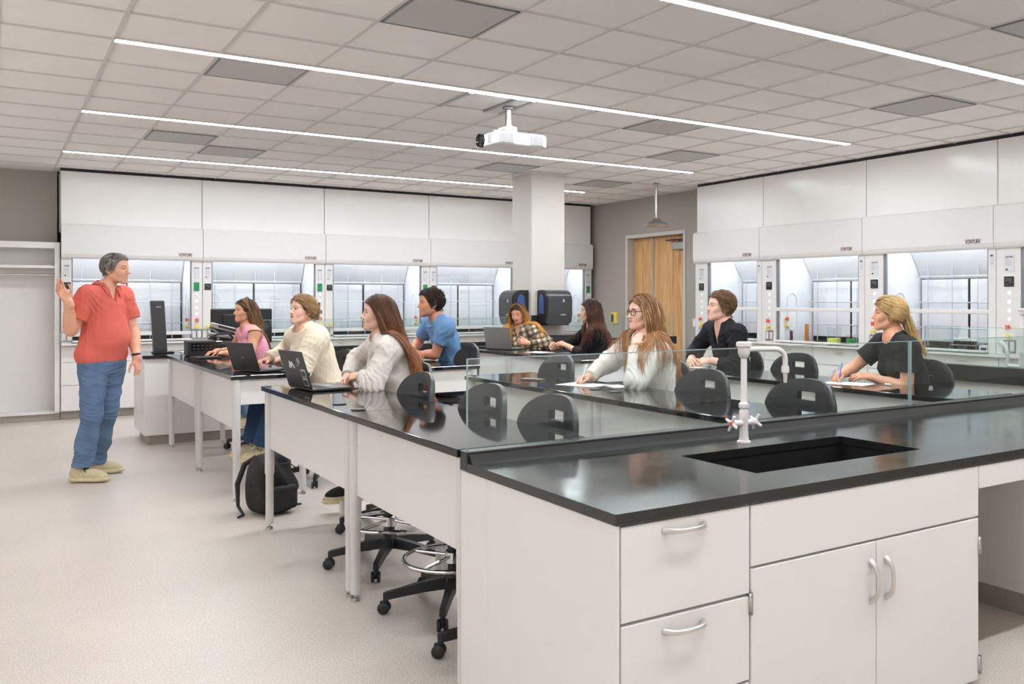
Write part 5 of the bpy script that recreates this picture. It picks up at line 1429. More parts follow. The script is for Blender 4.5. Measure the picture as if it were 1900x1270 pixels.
        k0 = q; d = (B-k0)+np.stack([0*k0[:, 0], np.sign(k0[:, 1])*.05*np.clip(k0[:, 2]/.09, 0, 1), 0*k0[:, 0]], 1); d -= nn_*(d*nn_).sum(1, keepdims=True); d /= np.maximum(np.linalg.norm(d, axis=1, keepdims=True), 1e-6)
        dist = np.linalg.norm(B-k0, axis=1)*1.12+.01; nst = 18
        tgt = B+rs.normal(size=k0.shape)*np.array([.006, .014, .022])
        A = strands(q2w(k0), d@Rh.T, nst, dist*s/nst, lambda p, t: (lambda v: v/np.maximum(np.linalg.norm(v, axis=1, keepdims=True), 1e-6))(tgt-w2q(p))@Rh.T, collide, None, {}, rs, inertia=.6)
        A = A[sel]; allA.append(A); allr.append((st.get('r', .0045)*(.7+.6*rs.rand(len(q))))[sel])
        if style == 'halfup':
            m = 520; k1 = B+rs.normal(size=(m, 3))*np.array([.008, .032, .02])+np.array([.012, 0, -.01]); lay_old = lay; lay = rs.rand(m)
            nst = 24; L = st['len']*(.75+.35*rs.rand(m))
            dd0 = np.tile(np.array([-.55, 0, -.8]), (m, 1))+rs.normal(size=(m, 3))*.15
            A = strands(q2w(k1), (dd0/np.linalg.norm(dd0, axis=1, keepdims=True))@Rh.T, nst, L/nst, lambda p, t: np.broadcast_to(np.array([0, 0, -1.0])-Rh[:, 0]*(.35 if t < .6 else .75), p.shape), collide, None, st.get('wave', {}), rs, inertia=.8)
            allA.append(A); allr.append(st.get('r', .0045)*(.7+.6*rs.rand(m)))
    Vs, Qs, Cs = [V0], [Q0], [np.tile(np.array(st['root'])*.9, (len(V0), 1))]; off = len(V0)
    for A, r in zip(allA, allr):
        V, Q = tubes(A, r, rs); n_, k_ = A.shape[:2]
        t = np.linspace(0, 1, k_)[None, :, None]; ck = A[:, 0]@(rs.normal(size=(3, 4))*70); cl = np.sin(ck+rs.rand(4)*6).mean(1); sh = (1+.13*cl+.16*(rs.rand(n_)-.5))[:, None, None]; hl = (cl+.5*rs.normal(size=n_) > np.interp(st.get('hlp', .15), [0, .5], [1.1, 0]))[:, None, None]
        lo_, hi_ = st.get('fade', (.15, .75)); tt = np.clip((t-lo_)/(hi_-lo_), 0, 1)
        c = (np.array(st['root'])*(1-tt)+np.array(st['tip'])*tt)
        c = np.where(hl, np.array(st.get('light', st['tip'])), c)*sh
        Cs.append(np.repeat(c.reshape(-1, 3), 3, axis=0)); Vs.append(V); Qs.append(Q+off); off += len(V)
    return make_mesh('hair', np.concatenate(Vs), np.concatenate(Qs), M['hair'], root, np.concatenate(Cs), loc)
def tube_part(name, pts, r, m, root, loc, n=8, closed=False):
    o = MB().tube(pts, r, n, closed=closed).build(name, m, root); o.location = -Vector(loc); return o
def shoe(root, loc, A, fd, s, m_up, m_sole, laces=True):
    """A: ankle point, fd: toe direction (horizontal), sole at A.z-.085"""
    R = frame(fd); z0 = A[2]-.085*s
    B = np.array([A[0], A[1], z0]); T = lambda p: B+R@(np.asarray(p, float)*s)
    F = Field(B-np.array([.22, .22, .02]), B+np.array([.22, .22, .17]), .005)
    F.apply(ell(T((-.035, 0, .05)), np.array([.05, .037, .055])*s, R)); F.apply(ell(T((.05, 0, .045)), np.array([.09, .042, .045])*s, R), .04)
    F.apply(ell(T((.125, .004, .032)), np.array([.062, .044, .034])*s, R), .04); F.apply(cap(T((-.02, 0, .05)), T((-.03, 0, .115)), .040*s, .038*s), .03)
    F.apply(halfspace(T((0, 0, .018)), (0, 0, -1), B-.3, B+.3), 0, 'i')
    F.apply(cap(T((-.028, 0, .10)), T((-.03, 0, .16)), .033*s), .004, 's')
    V, Q = F.mesh(); u = make_mesh('shoe', V, Q, m_up, root, None, loc)
    F = Field(B-np.array([.22, .22, .02]), B+np.array([.22, .22, .08]), .005)
    F.apply(ell(T((-.03, 0, .016)), np.array([.062, .042, .03])*s, R)); F.apply(ell(T((.05, 0, .014)), np.array([.10, .043, .028])*s, R), .04); F.apply(ell(T((.125, .004, .018)), np.array([.072, .047, .024])*s, R), .04)
    F.apply(halfspace(T((0, 0, .034)), (0, 0, 1), B-.3, B+.3), 0.01, 'i'); F.apply(halfspace(T((0, 0, .001)), (0, 0, -1), B-.3, B+.3), 0, 'i')
    V, Q = F.mesh(); make_mesh('sole', V, Q, m_sole, u, None)
    u.children[-1].location = -Vector(loc)
    if laces:
        mb = MB()
        for k in range(4):
            x = .03+.022*k; z = .088-.012*k
            mb.tube([T((x, -.028, z-.012)), T((x+.008, 0, z+.004)), T((x, .028, z-.012))], .0055*s, 6)
            mb.tube([T((x, -.026, z-.010)), T((x+.022, .026, z-.02))], .005*s, 6)
        mb.tube([T((.03, 0, .094)), T((.02, .03, .10)), T((.03, .05, .075))], .003*s, 6).tube([T((.03, 0, .094)), T((.03, -.03, .1)), T((.05, -.045, .07))], .003*s, 6)
        o = mb.build('laces', M['lace'], u); o.location = -Vector(loc)
    return u
def person(sp):
    loc = (sp['at'][0], sp['at'][1], 0.0); s = sp.get('s', .97); h = sp.get('h', .0034)
    root = thing('person', sp['label'], 'person', loc)
    Hc = np.array(sp['head'], float); up = np.array([0, 0, 1.0])
    v = nrm((CAM-Hc)*np.array([1, 1, 0])); lf = np.cross(v, up)
    fdir = lambda deg: math.cos(math.radians(deg))*v+math.sin(math.radians(deg))*lf
    fh = fdir(sp['phi']); pit = math.radians(sp.get('pitch', 0)); fh3 = fh*math.cos(pit)+up*math.sin(pit)
    Rh = frame(fh3); Rh = rotm(fh3, math.radians(sp.get('roll', 0)))@Rh
    fb = fdir(sp['phib']); male = sp.get('male', False)
    N = Hc+Rh@(np.array([-.030, 0, -.085])*s)+np.array([0, 0, -.072])+np.array(sp.get('dN', (0, 0, 0)))
    P = np.array(sp['pelvis'], float)
    a = nrm(N-P); l = nrm(np.cross(up, fb)); f = nrm(np.cross(l, a)); l = nrm(np.cross(a, f)); RB = np.stack([f, l, a], 1); TL = np.linalg.norm(N-P)
    wd = sp.get('w', 1.0)*(1.1 if male else 1.0); sw = .158*wd
    tw = sp.get('slump', .015)
    S = {1: N-a*.055+l*sw+f*tw, -1: N-a*.055-l*sw+f*tw}
    ua, fa = sp.get('ua', .285 if male else .268), sp.get('fa', .255 if male else .238)
    W = {}; Eb = {}; HR = {}
    for sd, key in ((1, 'L'), (-1, 'R')):
        A = sp['arm'+key]; pole = A.get('pole', -up*.6+l*sd*.6-f*.2)
        Eb[sd], W[sd] = ik(S[sd], np.array(A['w'], float), ua, fa, np.array(pole))
        fw = nrm(np.array(A['fing'], float)) if 'fing' in A else nrm(W[sd]-Eb[sd])
        HR[sd] = frame(fw, np.array(A.get('dors', (0, 0, 1)), float))
    pts = np.array([Hc, P, *S.values(), *W.values(), *Eb.values()])
    lo = pts.min(0)-.19; hi = pts.max(0)+.19; lo[2] = max(lo[2], P[2]-.16); hi[2] = Hc[2]+.16
    for sd in (1, -1): lo[2] = min(lo[2], W[sd][2]-.06)
    F = Field(lo, hi, h)
    # ---- body
    nr = .054 if male else .047
    nb = Hc+Rh@(np.array([-.018, 0, -.055])*s); neck = cap(nb, N-a*.03, nr*.97, nr*1.06)
    FH = Field(Hc-.17, Hc+.17, sp.get('hh', .0022)); T = head(FH, Hc, Rh, s, sp); FH.apply(neck, .022)
    na = nrm(nb-N); pc = nb*.62+N*.38      # head and trunk meet on one ring across the neck
    FH.apply(halfspace(pc-na*.016, -na, Hc-.2, Hc+.2), .022, 'i')
    F.apply(neck)
    F.apply(cap(N-a*.02-l*sw*.9+f*tw*.5-a*.03, N+a*.015, .040, .046), .05); F.apply(cap(N-a*.02+l*sw*.9+f*tw*.5-a*.03, N+a*.015, .040, .046), .05)
    def torso(Fd, o, k=.05, belly=0):
        bw = sp.get('bw', 1.0)
        Fd.apply(ell(P+a*.02-f*.01, np.array([.115*bw+o, .165*wd*bw+o, .13+o]), RB)); Fd.apply(ell(P+a*.17, np.array([.095*bw+o+belly*.5, .128*wd*bw+o, .14+o]), RB), k)
        if belly: Fd.apply(ell(P+a*.17+f*.07, np.array([.075+belly, .125*wd, .14])+o, RB), .06)
        Fd.apply(ell(P+a*(TL-.21), np.array([.108*bw+o, .142*wd+o, .17+o]), RB), k)
        Fd.apply(cap(S[1]-a*.015, S[-1]-a*.015, .058+o), k)
        Fd.apply(cap(S[1]*.6+N*.4-a*.005, N, .035+o, .038+o), k); Fd.apply(cap(S[-1]*.6+N*.4-a*.005, N, .035+o, .038+o), k)
        if not male:
            for y in (-1, 1): Fd.apply(ell(P+a*(TL-.20)+f*.085+l*y*.066, np.array([.052, .058, .060])*sp.get('bust', 1)+o, RB), .05)
    torso(F, 0)
    for sd, key in ((1, 'L'), (-1, 'R')):
        am = sp.get('armr', 1.0)*(1.12 if male else 1.0)
        F.apply(cap(S[sd], Eb[sd], .050*am, .039*am), .03); F.apply(cap(Eb[sd], W[sd], .039*am, .026*am), .012)
        F.apply(cap(Eb[sd]+(W[sd]-Eb[sd])*.12, Eb[sd]+(W[sd]-Eb[sd])*.5, .042*am, .034*am), .02)
        A = sp['arm'+key]; fl = A.get('flip', 1)
        hand(F, W[sd], HR[sd], (-1 if sd == 1 else 1)*fl, sp.get('hs', 1.0)*(1.06 if male else .95), A.get('curl', (25, 35, 25)), A.get('spread', .05), A.get('thumb'))
    F.apply(halfspace(pc+na*.016, na, pc-.2, pc+np.array([.2, .2, .4])), .022, 'i')
    V, Q = F.mesh(); V1, Q1 = FH.mesh(); Q = np.concatenate([Q, Q1+len(V)]); V = np.concatenate([V, V1])
    col = np.tile(np.array(sp['skin']), (len(V), 1))
    sp.setdefault('blush', tuple(np.array(sp['skin'])*np.array([1.0, .74, .70]))); sp.setdefault('lip', rgb(190, 112, 104)); sp.setdefault('lash', rgb(45, 32, 28))
    head_colour(V, col, T, Hc, Rh, s, sp)
    for sd in (1, -1):   # fingertips and knuckles a little redder
        d = np.linalg.norm(V-(W[sd]+HR[sd]@np.array([.09, 0, 0])), axis=1); m = np.clip(1-d/.11, 0, 1)[:, None]*.35; col = col*(1-m)+np.array(sp['blush'])*m
    make_mesh('body', V, Q, M['skin'], root, col, loc)
    if not sp.get('closed'): eyes(root, Hc, Rh, s, M[sp.get('iris', 'irisn')], loc, sp.get('gaze', (1, 0, .02)))
    # ---- upper garment
    c = sp['top']; o = c['o']
    G = Field(lo, hi, h); torso(G, o, .06, c.get('belly', 0))
    for sd, key in ((1, 'L'), (-1, 'R')):
        am = sp.get('armr', 1.0)*(1.12 if male else 1.0); so = c.get('so', o)
        if c['sleeve'] == 'none':
            G.apply(cap(S[sd], Eb[sd], .058*am, .05*am), .006, 's') if c.get('armhole') else None
            if c.get('armhole'):
                G.apply(cap(S[sd]+l*sd*.012, Eb[sd]+l*sd*.02, .062*am, .06*am), .004, 's')
        elif c['sleeve'] == 'short':
            e = S[sd]+(Eb[sd]-S[sd])*c.get('sl', .62); d = nrm(Eb[sd]-S[sd])
            G.apply(union_cut([cap(S[sd], Eb[sd], .054*am+so, .049*am+so)], .02, [(e, d)]), .03)
        else:
            e = Eb[sd]+(W[sd]-Eb[sd])*c.get('sl', .93); d = nrm(W[sd]-Eb[sd]); cr = c.get('cuff', .033)
            pr = [cap(S[sd], Eb[sd], .056*am+so, .044*am+so), cap(Eb[sd], W[sd], .044*am+so, cr+so*.45)]
            if c.get('bunch'): pr.append(ell(Eb[sd]+(W[sd]-Eb[sd])*.72, np.array([.055, .036+so, .036+so]), frame(d)))
            G.apply(union_cut(pr, .03, [(e, d)]), .03)
    wrinkle(G, c.get('amp', .004), c.get('scale', 1), sp['seed'], [(Eb[sd], nrm(W[sd]-S[sd])) for sd in (1, -1)] + [(S[sd]-a*.06+f*.02, nrm(l*sd*.7-a*.7)) for sd in (1, -1)])
    if c['sleeve'] == 'long' and c.get('rib'):
        for sd in (1, -1):
            d = nrm(W[sd]-Eb[sd]); e = Eb[sd]+(W[sd]-Eb[sd])*c.get('sl', .93)
            G.apply(union_cut([cap(e-d*.065, e+d*.02, c.get('cuff', .033)+.003)], .0, [(e, d)]), .006)
    G.apply(halfspace(P+a*c.get('hem', -.06), -a, lo, hi), 0, 'i')
    # neckline
    nk = c.get('neck', 'crew'); no = c.get('no', .008)
    G.apply(cap(N-a*.035+f*.012, nb+a*.1, nr+no+.004, nr+no+.012), .006, 's')
    G.apply(cap(N+a*.075+f*.005, nb+a*.1, nr+(.030 if nk == 'wide' else .016)), .006, 's'); G.apply(cap(N+f*.045+a*.040, nb+f*.055+a*.06, .046), .006, 's')
    if nk in ('crew', 'wide'):
        G.apply(ell(N+f*.040+a*.022, np.array([.058, .062 if nk == 'crew' else .088, .046]), RB), .006, 's')
        rb = [N+rotm(a, t)@(f*(nr+no+.020+.012*math.cos(t)))-a*(.018+.026*max(0, math.cos(t)))+f*.012 for t in np.linspace(0, 2*math.pi, 28)[:-1]]
        if c.get('band'):
            for p0, p1 in zip(rb, rb[1:]+rb[:1]): G.apply(cap(p0, p1, .0075), .004)
    if nk in ('v', 'collar'):
        dv = c.get('vdepth', .13)
        G.apply(union_cut([cap(N+f*.075+a*.02, N+f*.115-a*dv, .055, .006)], .01, []), .006, 's')
        G.apply(union_cut([cap(N+f*.03+a*.03, N+f*.105-a*dv, .05, .008)], .01, []), .006, 's')
    V, Q = G.mesh()
    col2 = None
    make_mesh(c.get('name', 'shirt'), V, Q, c['mat'], root, None, loc)
    gsh = root.children[-1]
    if nk == 'collar':      # folded collar: a band round the neck turned down over the shirt, open at the throat
        n_, rows = 44, 7; tm = math.radians(c.get('cdeg', 152)); Vc = []
        for t in np.linspace(-tm, tm, n_):
            u_ = abs(t)/tm; dr = -f*math.cos(t)+l*math.sin(t)
            top = N+a*(.074-.060*u_**1.6)+dr*(nr+.010+.006*u_)+f*.010
            lowp = N+a*(.030-.092*u_**2.2)+dr*(nr+.040+.010*u_)+f*(.010+.022*u_**3)
            for k_ in range(rows):
                v_ = k_/(rows-1); p = top*(1-v_)+lowp*v_+dr*.010*math.sin(math.pi*v_); Vc.append(p)
        Vc = np.array(Vc)
        for _ in range(3):
            dd = G.sample(Vc); m_ = (dd < .006); Vc[m_] += G.grad(Vc[m_])*(.006-dd[m_])[:, None]
        ctr = N+a*.02; nm = Vc-ctr; nm -= (nm@a)[:, None]*a; nm /= np.linalg.norm(nm, axis=1, keepdims=True)
        V2 = Vc-nm*.0045-a*.002; nv_ = len(Vc); Qc = []
        ix = lambda i_, k_: i_*rows+k_
        for i_ in range(n_-1):
            for k_ in range(rows-1):
                Qc.append((ix(i_, k_), ix(i_, k_+1), ix(i_+1, k_+1), ix(i_+1, k_))); Qc.append(tuple(nv_+x for x in (ix(i_, k_), ix(i_+1, k_), ix(i_+1, k_+1), ix(i_, k_+1))))
            for k_ in (0, rows-1): Qc.append((ix(i_, k_), ix(i_+1, k_), nv_+ix(i_+1, k_), nv_+ix(i_, k_)))
        for k_ in range(rows-1):
            for i_ in (0, n_-1): Qc.append((ix(i_, k_), ix(i_, k_+1), nv_+ix(i_, k_+1), nv_+ix(i_, k_)))
        make_mesh('collar', np.concatenate([Vc, V2]), Qc, c['mat'], gsh, None, loc)
    # ---- hair
    if 'hair' in sp: sp['hair'].setdefault('anchor', N+f*sp['hair'].get('fwd', -.12)+l*sp['hair'].get('side', 0))
    if 'hair' in sp: sp['hair']['neck'] = (N, f)
    if 'hair' in sp: hair(root, Hc, Rh, s, [(FH, .004), (F, .004), (G, .005)], sp['hair'], loc, sp['seed'])
    # ---- seated legs
    ctx = dict(root=root, loc=loc, Hc=Hc, Rh=Rh, s=s, N=N, P=P, a=a, f=f, l=l, S=S, W=W, Eb=Eb, HR=HR, T=T, RB=RB, F=F, G=G, fb=fb, shirt=gsh)
    if 'legs' in sp:
        lg = sp['legs']; hf = nrm(fb*np.array([1, 1, 0])); hl = np.cross(up, hf)
        K = {}; A = {}
        Fp = None; lo2 = P-np.array([.62, .62, .55]); hi2 = P+np.array([.62, .62, .14]); lo2[2] = .02
        Fp = Field(lo2, hi2, .009)
        Fp.apply(ell(P-up*.02, (.135, .175, .10), np.stack([hf, hl, up], 1)))
        for sd in (1, -1):
            hp = P+hl*sd*.085-up*.02
            kn = hp+hf*lg.get('kx', .40)+hl*sd*lg.get('ko', .04)+up*lg.get('kz', -.02); kn = np.array(lg.get('knee'+('L' if sd == 1 else 'R'), kn), float)
            an = np.array(lg.get('ank'+('L' if sd == 1 else 'R'), hp+hf*lg.get('ax', .22)+hl*sd*.05+np.array([0, 0, .34-hp[2]])), float)
            K[sd], A[sd] = kn, an; cw = lg.get('cuff', .052); d = nrm(an-kn)
            Fp.apply(cap(hp, kn, .085, .062), .04); e = an-d*lg.get('short', .03)
            Fp.apply(union_cut([cap(kn, an, .062, cw), cap(kn+(an-kn)*.3-hf*.012, kn+(an-kn)*.45-hf*.01, .062, .058)], .03, [(e, d)]), .02)
        wrinkle(Fp, .006, 1.2, sp['seed']+7, [(K[sd], nrm(A[sd]-P)) for sd in (1, -1)])
        V, Q = Fp.mesh(); make_mesh('trousers', V, Q, lg['mat'], root, None, loc)
        for sd in (1, -1):
            d = nrm(A[sd]-K[sd])
            tube_part('ankle', [A[sd]-d*.12, A[sd], A[sd]-up*.05], [.034, .033, .036], M['skinflat'], root, loc, 12)
            shoe(root, loc, A[sd], hf, 1.0, lg.get('shoe', M['shoe']), lg.get('sole', M['sole']))
    return ctx
M['skinflat'] = mat('ankle_skin', SKIN['fair'], .5, noise=.05, nscale=60)
# ---- woman with long auburn hair, front row
M['oat'] = cloth('oatmeal_sweatshirt', rgb(218, 210, 202), noise=.10, nscale=300, bump=.3, bscale=500)
auburn = person(dict(label='woman with long straight auburn hair in an oatmeal sweatshirt, arms folded on the front table', seed=11,
    at=(2.14, 5.42), head=(2.06, 5.44, 1.378), phi=86, phib=78, pitch=4, pelvis=(2.28, 5.40, .70), s=.97, h=.0034, skin=SKIN['fair'], brow=rgb(96, 60, 42), browk=.7, iris='irisb', smile=.1, bw=1.1, w=1.08,
    armL=dict(w=(1.95, 5.45, .985), pole=(-.2, -.9, -.35), fing=(-.55, .8, -.12), dors=(-.5, -.3, .8), curl=(30, 45, 30)),
    armR=dict(w=(1.93, 5.68, .955), pole=(-.1, .9, -.25), fing=(-.35, -.9, -.05), dors=(-.2, .1, .9), curl=(30, 40, 30)),
    top=dict(name='sweatshirt', mat=M['oat'], o=.026, so=.022, sleeve='long', sl=.90, amp=.0055, scale=1.1, rib=True, cuff=.036, neck='crew', band=True, hem=-.09),
    hair=dict(style='long', n=3400, len=.64, part=.0, root=rgb(88, 56, 38), tip=rgb(150, 96, 62), light=rgb(172, 114, 76), hlp=.15, r=.0021, vol=.006, back=.3, sweep=.25, pull=.32, fwd=-.11, side=.06, maxf=.0, xmid=.034, xlow=.012, overear=True, wave=dict(a=.003, f=22)),
    legs=dict(mat=M['denimd'], shoe=M['shoed'], kneeL=(1.98, 5.40, .60), kneeR=(1.95, 5.75, .60), ankL=(1.99, 5.72, .24), ankR=(2.06, 5.98, .16))))
# ---- woman in the cream sweater with the claw clip
M['cream'] = cloth('cream_knit_sweater', rgb(230, 217, 194), noise=.10, nscale=60, bump=.8, bscale=70, stretch=(1, 1, .12))
cr = person(dict(label='woman in a cream knit sweater, blonde hair held up by a claw clip', seed=21,
    at=(2.24, 7.18), head=(2.05, 7.07, 1.386), phi=58, phib=62, pitch=5, pelvis=(2.26, 7.10, .70), s=1.0, h=.0036, skin=SKIN['fair'], brow=rgb(112, 78, 56), browk=.7, iris='irisn', smile=.05, bw=1.08, w=1.06,
    armL=dict(w=(1.92, 7.12, 1.0), pole=(.1, -.8, -.5), fing=(-.5, .8, -.1), dors=(-.5, -.2, .8), curl=(50, 70, 40)),
    armR=dict(w=(1.86, 7.42, .970), pole=(.2, .9, -.3), fing=(-.75, -.5, 0), dors=(-.3, .1, .9), curl=(40, 60, 40)),
    top=dict(name='sweater', mat=M['cream'], o=.034, so=.036, sleeve='long', sl=.88, amp=.006, scale=1.2, rib=False, cuff=.042, neck='wide', hem=-.10),
    hair=dict(style='bun', n=2600, knot=(-.112, 0, -.012), root=rgb(120, 88, 56), tip=rgb(172, 136, 92), light=rgb(198, 166, 122), hlp=.2, r=.0020, vol=.006, face=False, fade=(.0, .6)),
    legs=dict(mat=M['denimd'], shoe=M['shoe'], kneeL=(1.80, 6.96, .69), kneeR=(1.76, 7.27, .69), ankL=(1.72, 7.02, .32), ankR=(1.72, 7.30, .32), cuff=.085)))
def claw_clip(cx):
    q = lambda p: cx['Hc']+cx['Rh']@(np.array(p, float)*cx['s'])
    mb = MB()
    for k in range(9):
        z = .062-.0155*k
        for y in (-1, 1): mb.tube([q((-.140, y*.004, z*1.02)), q((-.138, y*.022, z)), q((-.124, y*.036, z)), q((-.104, y*.040, z))], [.0035, .004, .0035, .002], 6)
    mb.tube([q((-.138, 0, .072)), q((-.144, 0, .02)), q((-.142, 0, -.03)), q((-.134, 0, -.072))], .006, 8)
    mb.tube([q((-.140, 0, .01)), q((-.164, .006, .0)), q((-.164, .008, -.012)), q((-.144, 0, -.018))], .006, 8)
    o = mb.build('claw_clip', M['clip'], cx['root']); o.location = -Vector(cx['loc'])
    F = Field(q((-.125, 0, -.01))-.09, q((-.125, 0, -.01))+.09, .004)
    F.apply(ell(q((-.118, 0, -.005)), np.array([.028, .038, .062])*cx['s'], cx['Rh']))
    V, Q = F.mesh(); make_mesh('hair_twist', V, Q, M['twist'], cx['root'], None, cx['loc'])
M['clip'] = mat('tortoise_clip', rgb(110, 86, 78), .25, noise=.3, nscale=60); M['twist'] = mat('twisted_blonde_hair', rgb(150, 114, 74), .4, noise=.3, nscale=60, stretch=(1, 1, .1))
claw_clip(cr)
# ---- woman in pink
M['pink'] = cloth('pink_knit', rgb(236, 164, 186), noise=.12, nscale=200, bump=.6, bscale=180)
pk = person(dict(label='woman in a sleeveless pink knit top with long brown hair and dark headband', seed=31,
    at=(2.20, 9.02), head=(2.05, 9.00, 1.355), phi=70, phib=68, pitch=4, roll=0, pelvis=(2.24, 9.02, .70), s=.96, h=.004, skin=SKIN['warm'], brow=rgb(92, 66, 46), iris='irisb', smile=1, lip=rgb(196, 104, 100), armr=1.02,
    armL=dict(w=(1.86, 8.92, .955), pole=(.35, -.6, -.7), fing=(-.45, .75, 0), dors=(-.2, -.1, .95), curl=(35, 50, 30)),
    armR=dict(w=(1.82, 9.18, .960), pole=(.3, .8, -.5), fing=(-.85, -.35, -.1), dors=(-.2, .1, .95), curl=(35, 50, 30)),
    top=dict(name='top', mat=M['pink'], o=.012, sleeve='none', armhole=True, amp=.003, neck='v', vdepth=.05, no=.012, hem=-.08),
    hair=dict(style='long', n=2400, len=.46, part=.0, root=rgb(88, 62, 40), tip=rgb(140, 102, 66), light=rgb(168, 128, 88), hlp=.15, r=.0022, vol=.008, back=.75, sweep=.2, pull=.6, fwd=-.12, xmid=.012, xlow=-.005, wave=dict(a=.006, f=26)),
    legs=dict(mat=M['denim'], shoe=M['shoe'], ax=.2)))
def band(cx, m, pts, r, name):
    q = lambda p: cx['Hc']+cx['Rh']@(np.array(p, float)*cx['s'])
    o = MB().tube([q(p) for p in pts], r, 8).build(name, m, cx['root']); o.location = -Vector(cx['loc'])
band(pk, M['black'], [(-.005+.02*math.cos(t)*0-.045*(1-math.sin(t))*.4, .101*math.cos(t), .024+.116*math.sin(t)) for t in np.linspace(-.25, math.pi+.25, 20)], .006, 'headband')
for sd in (1, -1):
    S_, E_ = pk['S'][sd], pk['Eb'][sd]; R_ = frame(nrm(E_-S_)); c_ = S_-R_[:, 0]*.002+pk['l']*sd*.010
    tube_part('armhole_trim', [c_+R_@np.array([-.012*math.cos(t), .064*math.cos(t), .064*math.sin(t)]) for t in np.linspace(0, 2*math.pi, 25)[:-1]], .0045, M['lace'], pk['root'], pk['loc'], 6, True)
# ---- man in the blue tee
M['bluetee'] = cloth('blue_cotton_tee', rgb(108, 146, 188), noise=.12, nscale=120, bump=.25, bscale=500)
bl = person(dict(label='man with short dark hair in a blue short-sleeved tee leaning on the second row table', seed=41, male=True,
    at=(3.58, 7.62), head=(3.36, 7.55, 1.432), phi=80, phib=68, pitch=2, pelvis=(3.64, 7.58, .74), s=1.09, h=.004, skin=SKIN['tan'], brow=rgb(50, 36, 28), iris='irisn', smile=.45, stubble=.3, dN=(.03, .0, .028), w=1.02,
    armL=dict(w=(3.30, 7.72, .960), pole=(.1, -.8, -.6), fing=(-.4, .9, 0), dors=(-.1, -.1, .98), curl=(20, 30, 20)),
    armR=dict(w=(3.24, 7.72, .990), pole=(.1, .9, -.5), fing=(.05, -.95, -.1), dors=(-.1, .1, .98), curl=(20, 30, 20)),
    top=dict(name='tee', mat=M['bluetee'], o=.016, so=.017, sleeve='short', sl=.60, amp=.0045, neck='crew', no=.006, band=True, hem=-.10),
    hair=dict(style='short', n=3600, root=rgb(36, 28, 24), tip=rgb(56, 42, 34), light=rgb(70, 52, 42), r=.0019, vol=.011, line=.066, grav=.2, press=.15, lift=.25, lenf=lambda q: np.interp(q[:, 2], [-.06, .02, .07, .11], [.016, .026, .036, .045]),
        flow=lambda q, rs: np.stack([np.where(q[:, 2] > .055, .55, -.35), q[:, 1]*5, np.where(q[:, 2] > .055, .1, -.9)], 1)+rs.normal(size=q.shape)*.22, wave=dict(a=.003, f=90)),
    legs=dict(mat=M['darkcloth'], shoe=M['shoed'])))
# ---- woman in the plaid shirt
def plaid_mat():
    m = cloth('plaid_flannel', rgb(214, 200, 176), bump=.3)
    N_ = m.node_tree.nodes; L_ = m.node_tree.links; b = N_['Principled BSDF']
    tc = N_.new('ShaderNodeTexCoord'); mp = N_.new('ShaderNodeMapping'); mp.inputs['Rotation'].default_value = (.25, .2, .5); L_.new(tc.outputs['Object'], mp.inputs[0])
    prev = None
    for d, sc, pos, c in (('Z', 5.0, .62, rgb(46, 42, 42)), ('X', 5.0, .6, rgb(58, 52, 48)), ('Y', 5.0, .6, rgb(58, 52, 48)), ('Z', 10., .9, rgb(150, 116, 70)), ('X', 10., .9, rgb(150, 116, 70))):
        w_ = N_.new('ShaderNodeTexWave'); w_.bands_direction = d; w_.inputs['Scale'].default_value = sc; w_.inputs['Distortion'].default_value = .3; L_.new(mp.outputs[0], w_.inputs['Vector'])
        r_ = N_.new('ShaderNodeValToRGB'); r_.color_ramp.elements[0].position = pos; r_.color_ramp.elements[0].color = (0, 0, 0, 1); r_.color_ramp.elements[1].position = pos+.08; r_.color_ramp.elements[1].color = (.72, .72, .72, 1)
        L_.new(w_.outputs['Fac'], r_.inputs[0]); mx = N_.new('ShaderNodeMix'); mx.data_type = 'RGBA'; L_.new(r_.outputs[0], mx.inputs[0]); mx.inputs[7].default_value = (*c, 1)
        if prev is None: mx.inputs[6].default_value = (*rgb(214, 200, 176), 1)
        else: L_.new(prev.outputs[2], mx.inputs[6])
        prev = mx
    L_.new(prev.outputs[2], b.inputs['Base Color']); return m
M['plaid'] = plaid_mat()
pl = person(dict(label='woman in a cream and black plaid shirt smiling down at a grey laptop', seed=51,
    at=(5.20, 8.95), head=(5.05, 8.92, 1.306), phi=24, phib=34, pitch=-14, roll=6, pelvis=(5.24, 8.98, .68), s=.97, h=.004, skin=SKIN['warm'], brow=rgb(44, 32, 26), closed=True, smile=.55, lip=rgb(196, 96, 96), lash=rgb(26, 20, 18),
    armL=dict(w=(5.00, 8.62, .975), pole=(.3, -.8, -.5), fing=(-.75, .3, .25), dors=(-.1, -.8, .3), curl=(45, 60, 35)),
    armR=dict(w=(4.92, 8.98, .955), pole=(.3, .8, -.5), fing=(-.9, -.2, -.1), dors=(-.1, .1, .98), curl=(30, 40, 30)),
    top=dict(name='plaid_shirt', mat=M['plaid'], o=.024, so=.02, sleeve='long', sl=.92, amp=.006, cuff=.032, neck='collar', vdepth=.12, hem=-.10),
    hair=dict(style='long', n=2400, len=.50, part=.0, root=rgb(52, 38, 30), tip=rgb(206, 142, 62), light=rgb(196, 128, 56), hlp=.1, fade=(.12, .42), r=.0024, vol=.008, back=.1, sweep=.0, pull=.2, fwd=.0, xmid=.050, xlow=.045, overear=True, wave=dict(a=.005, f=20)),
    legs=dict(mat=M['denim'], shoe=M['shoed'])))
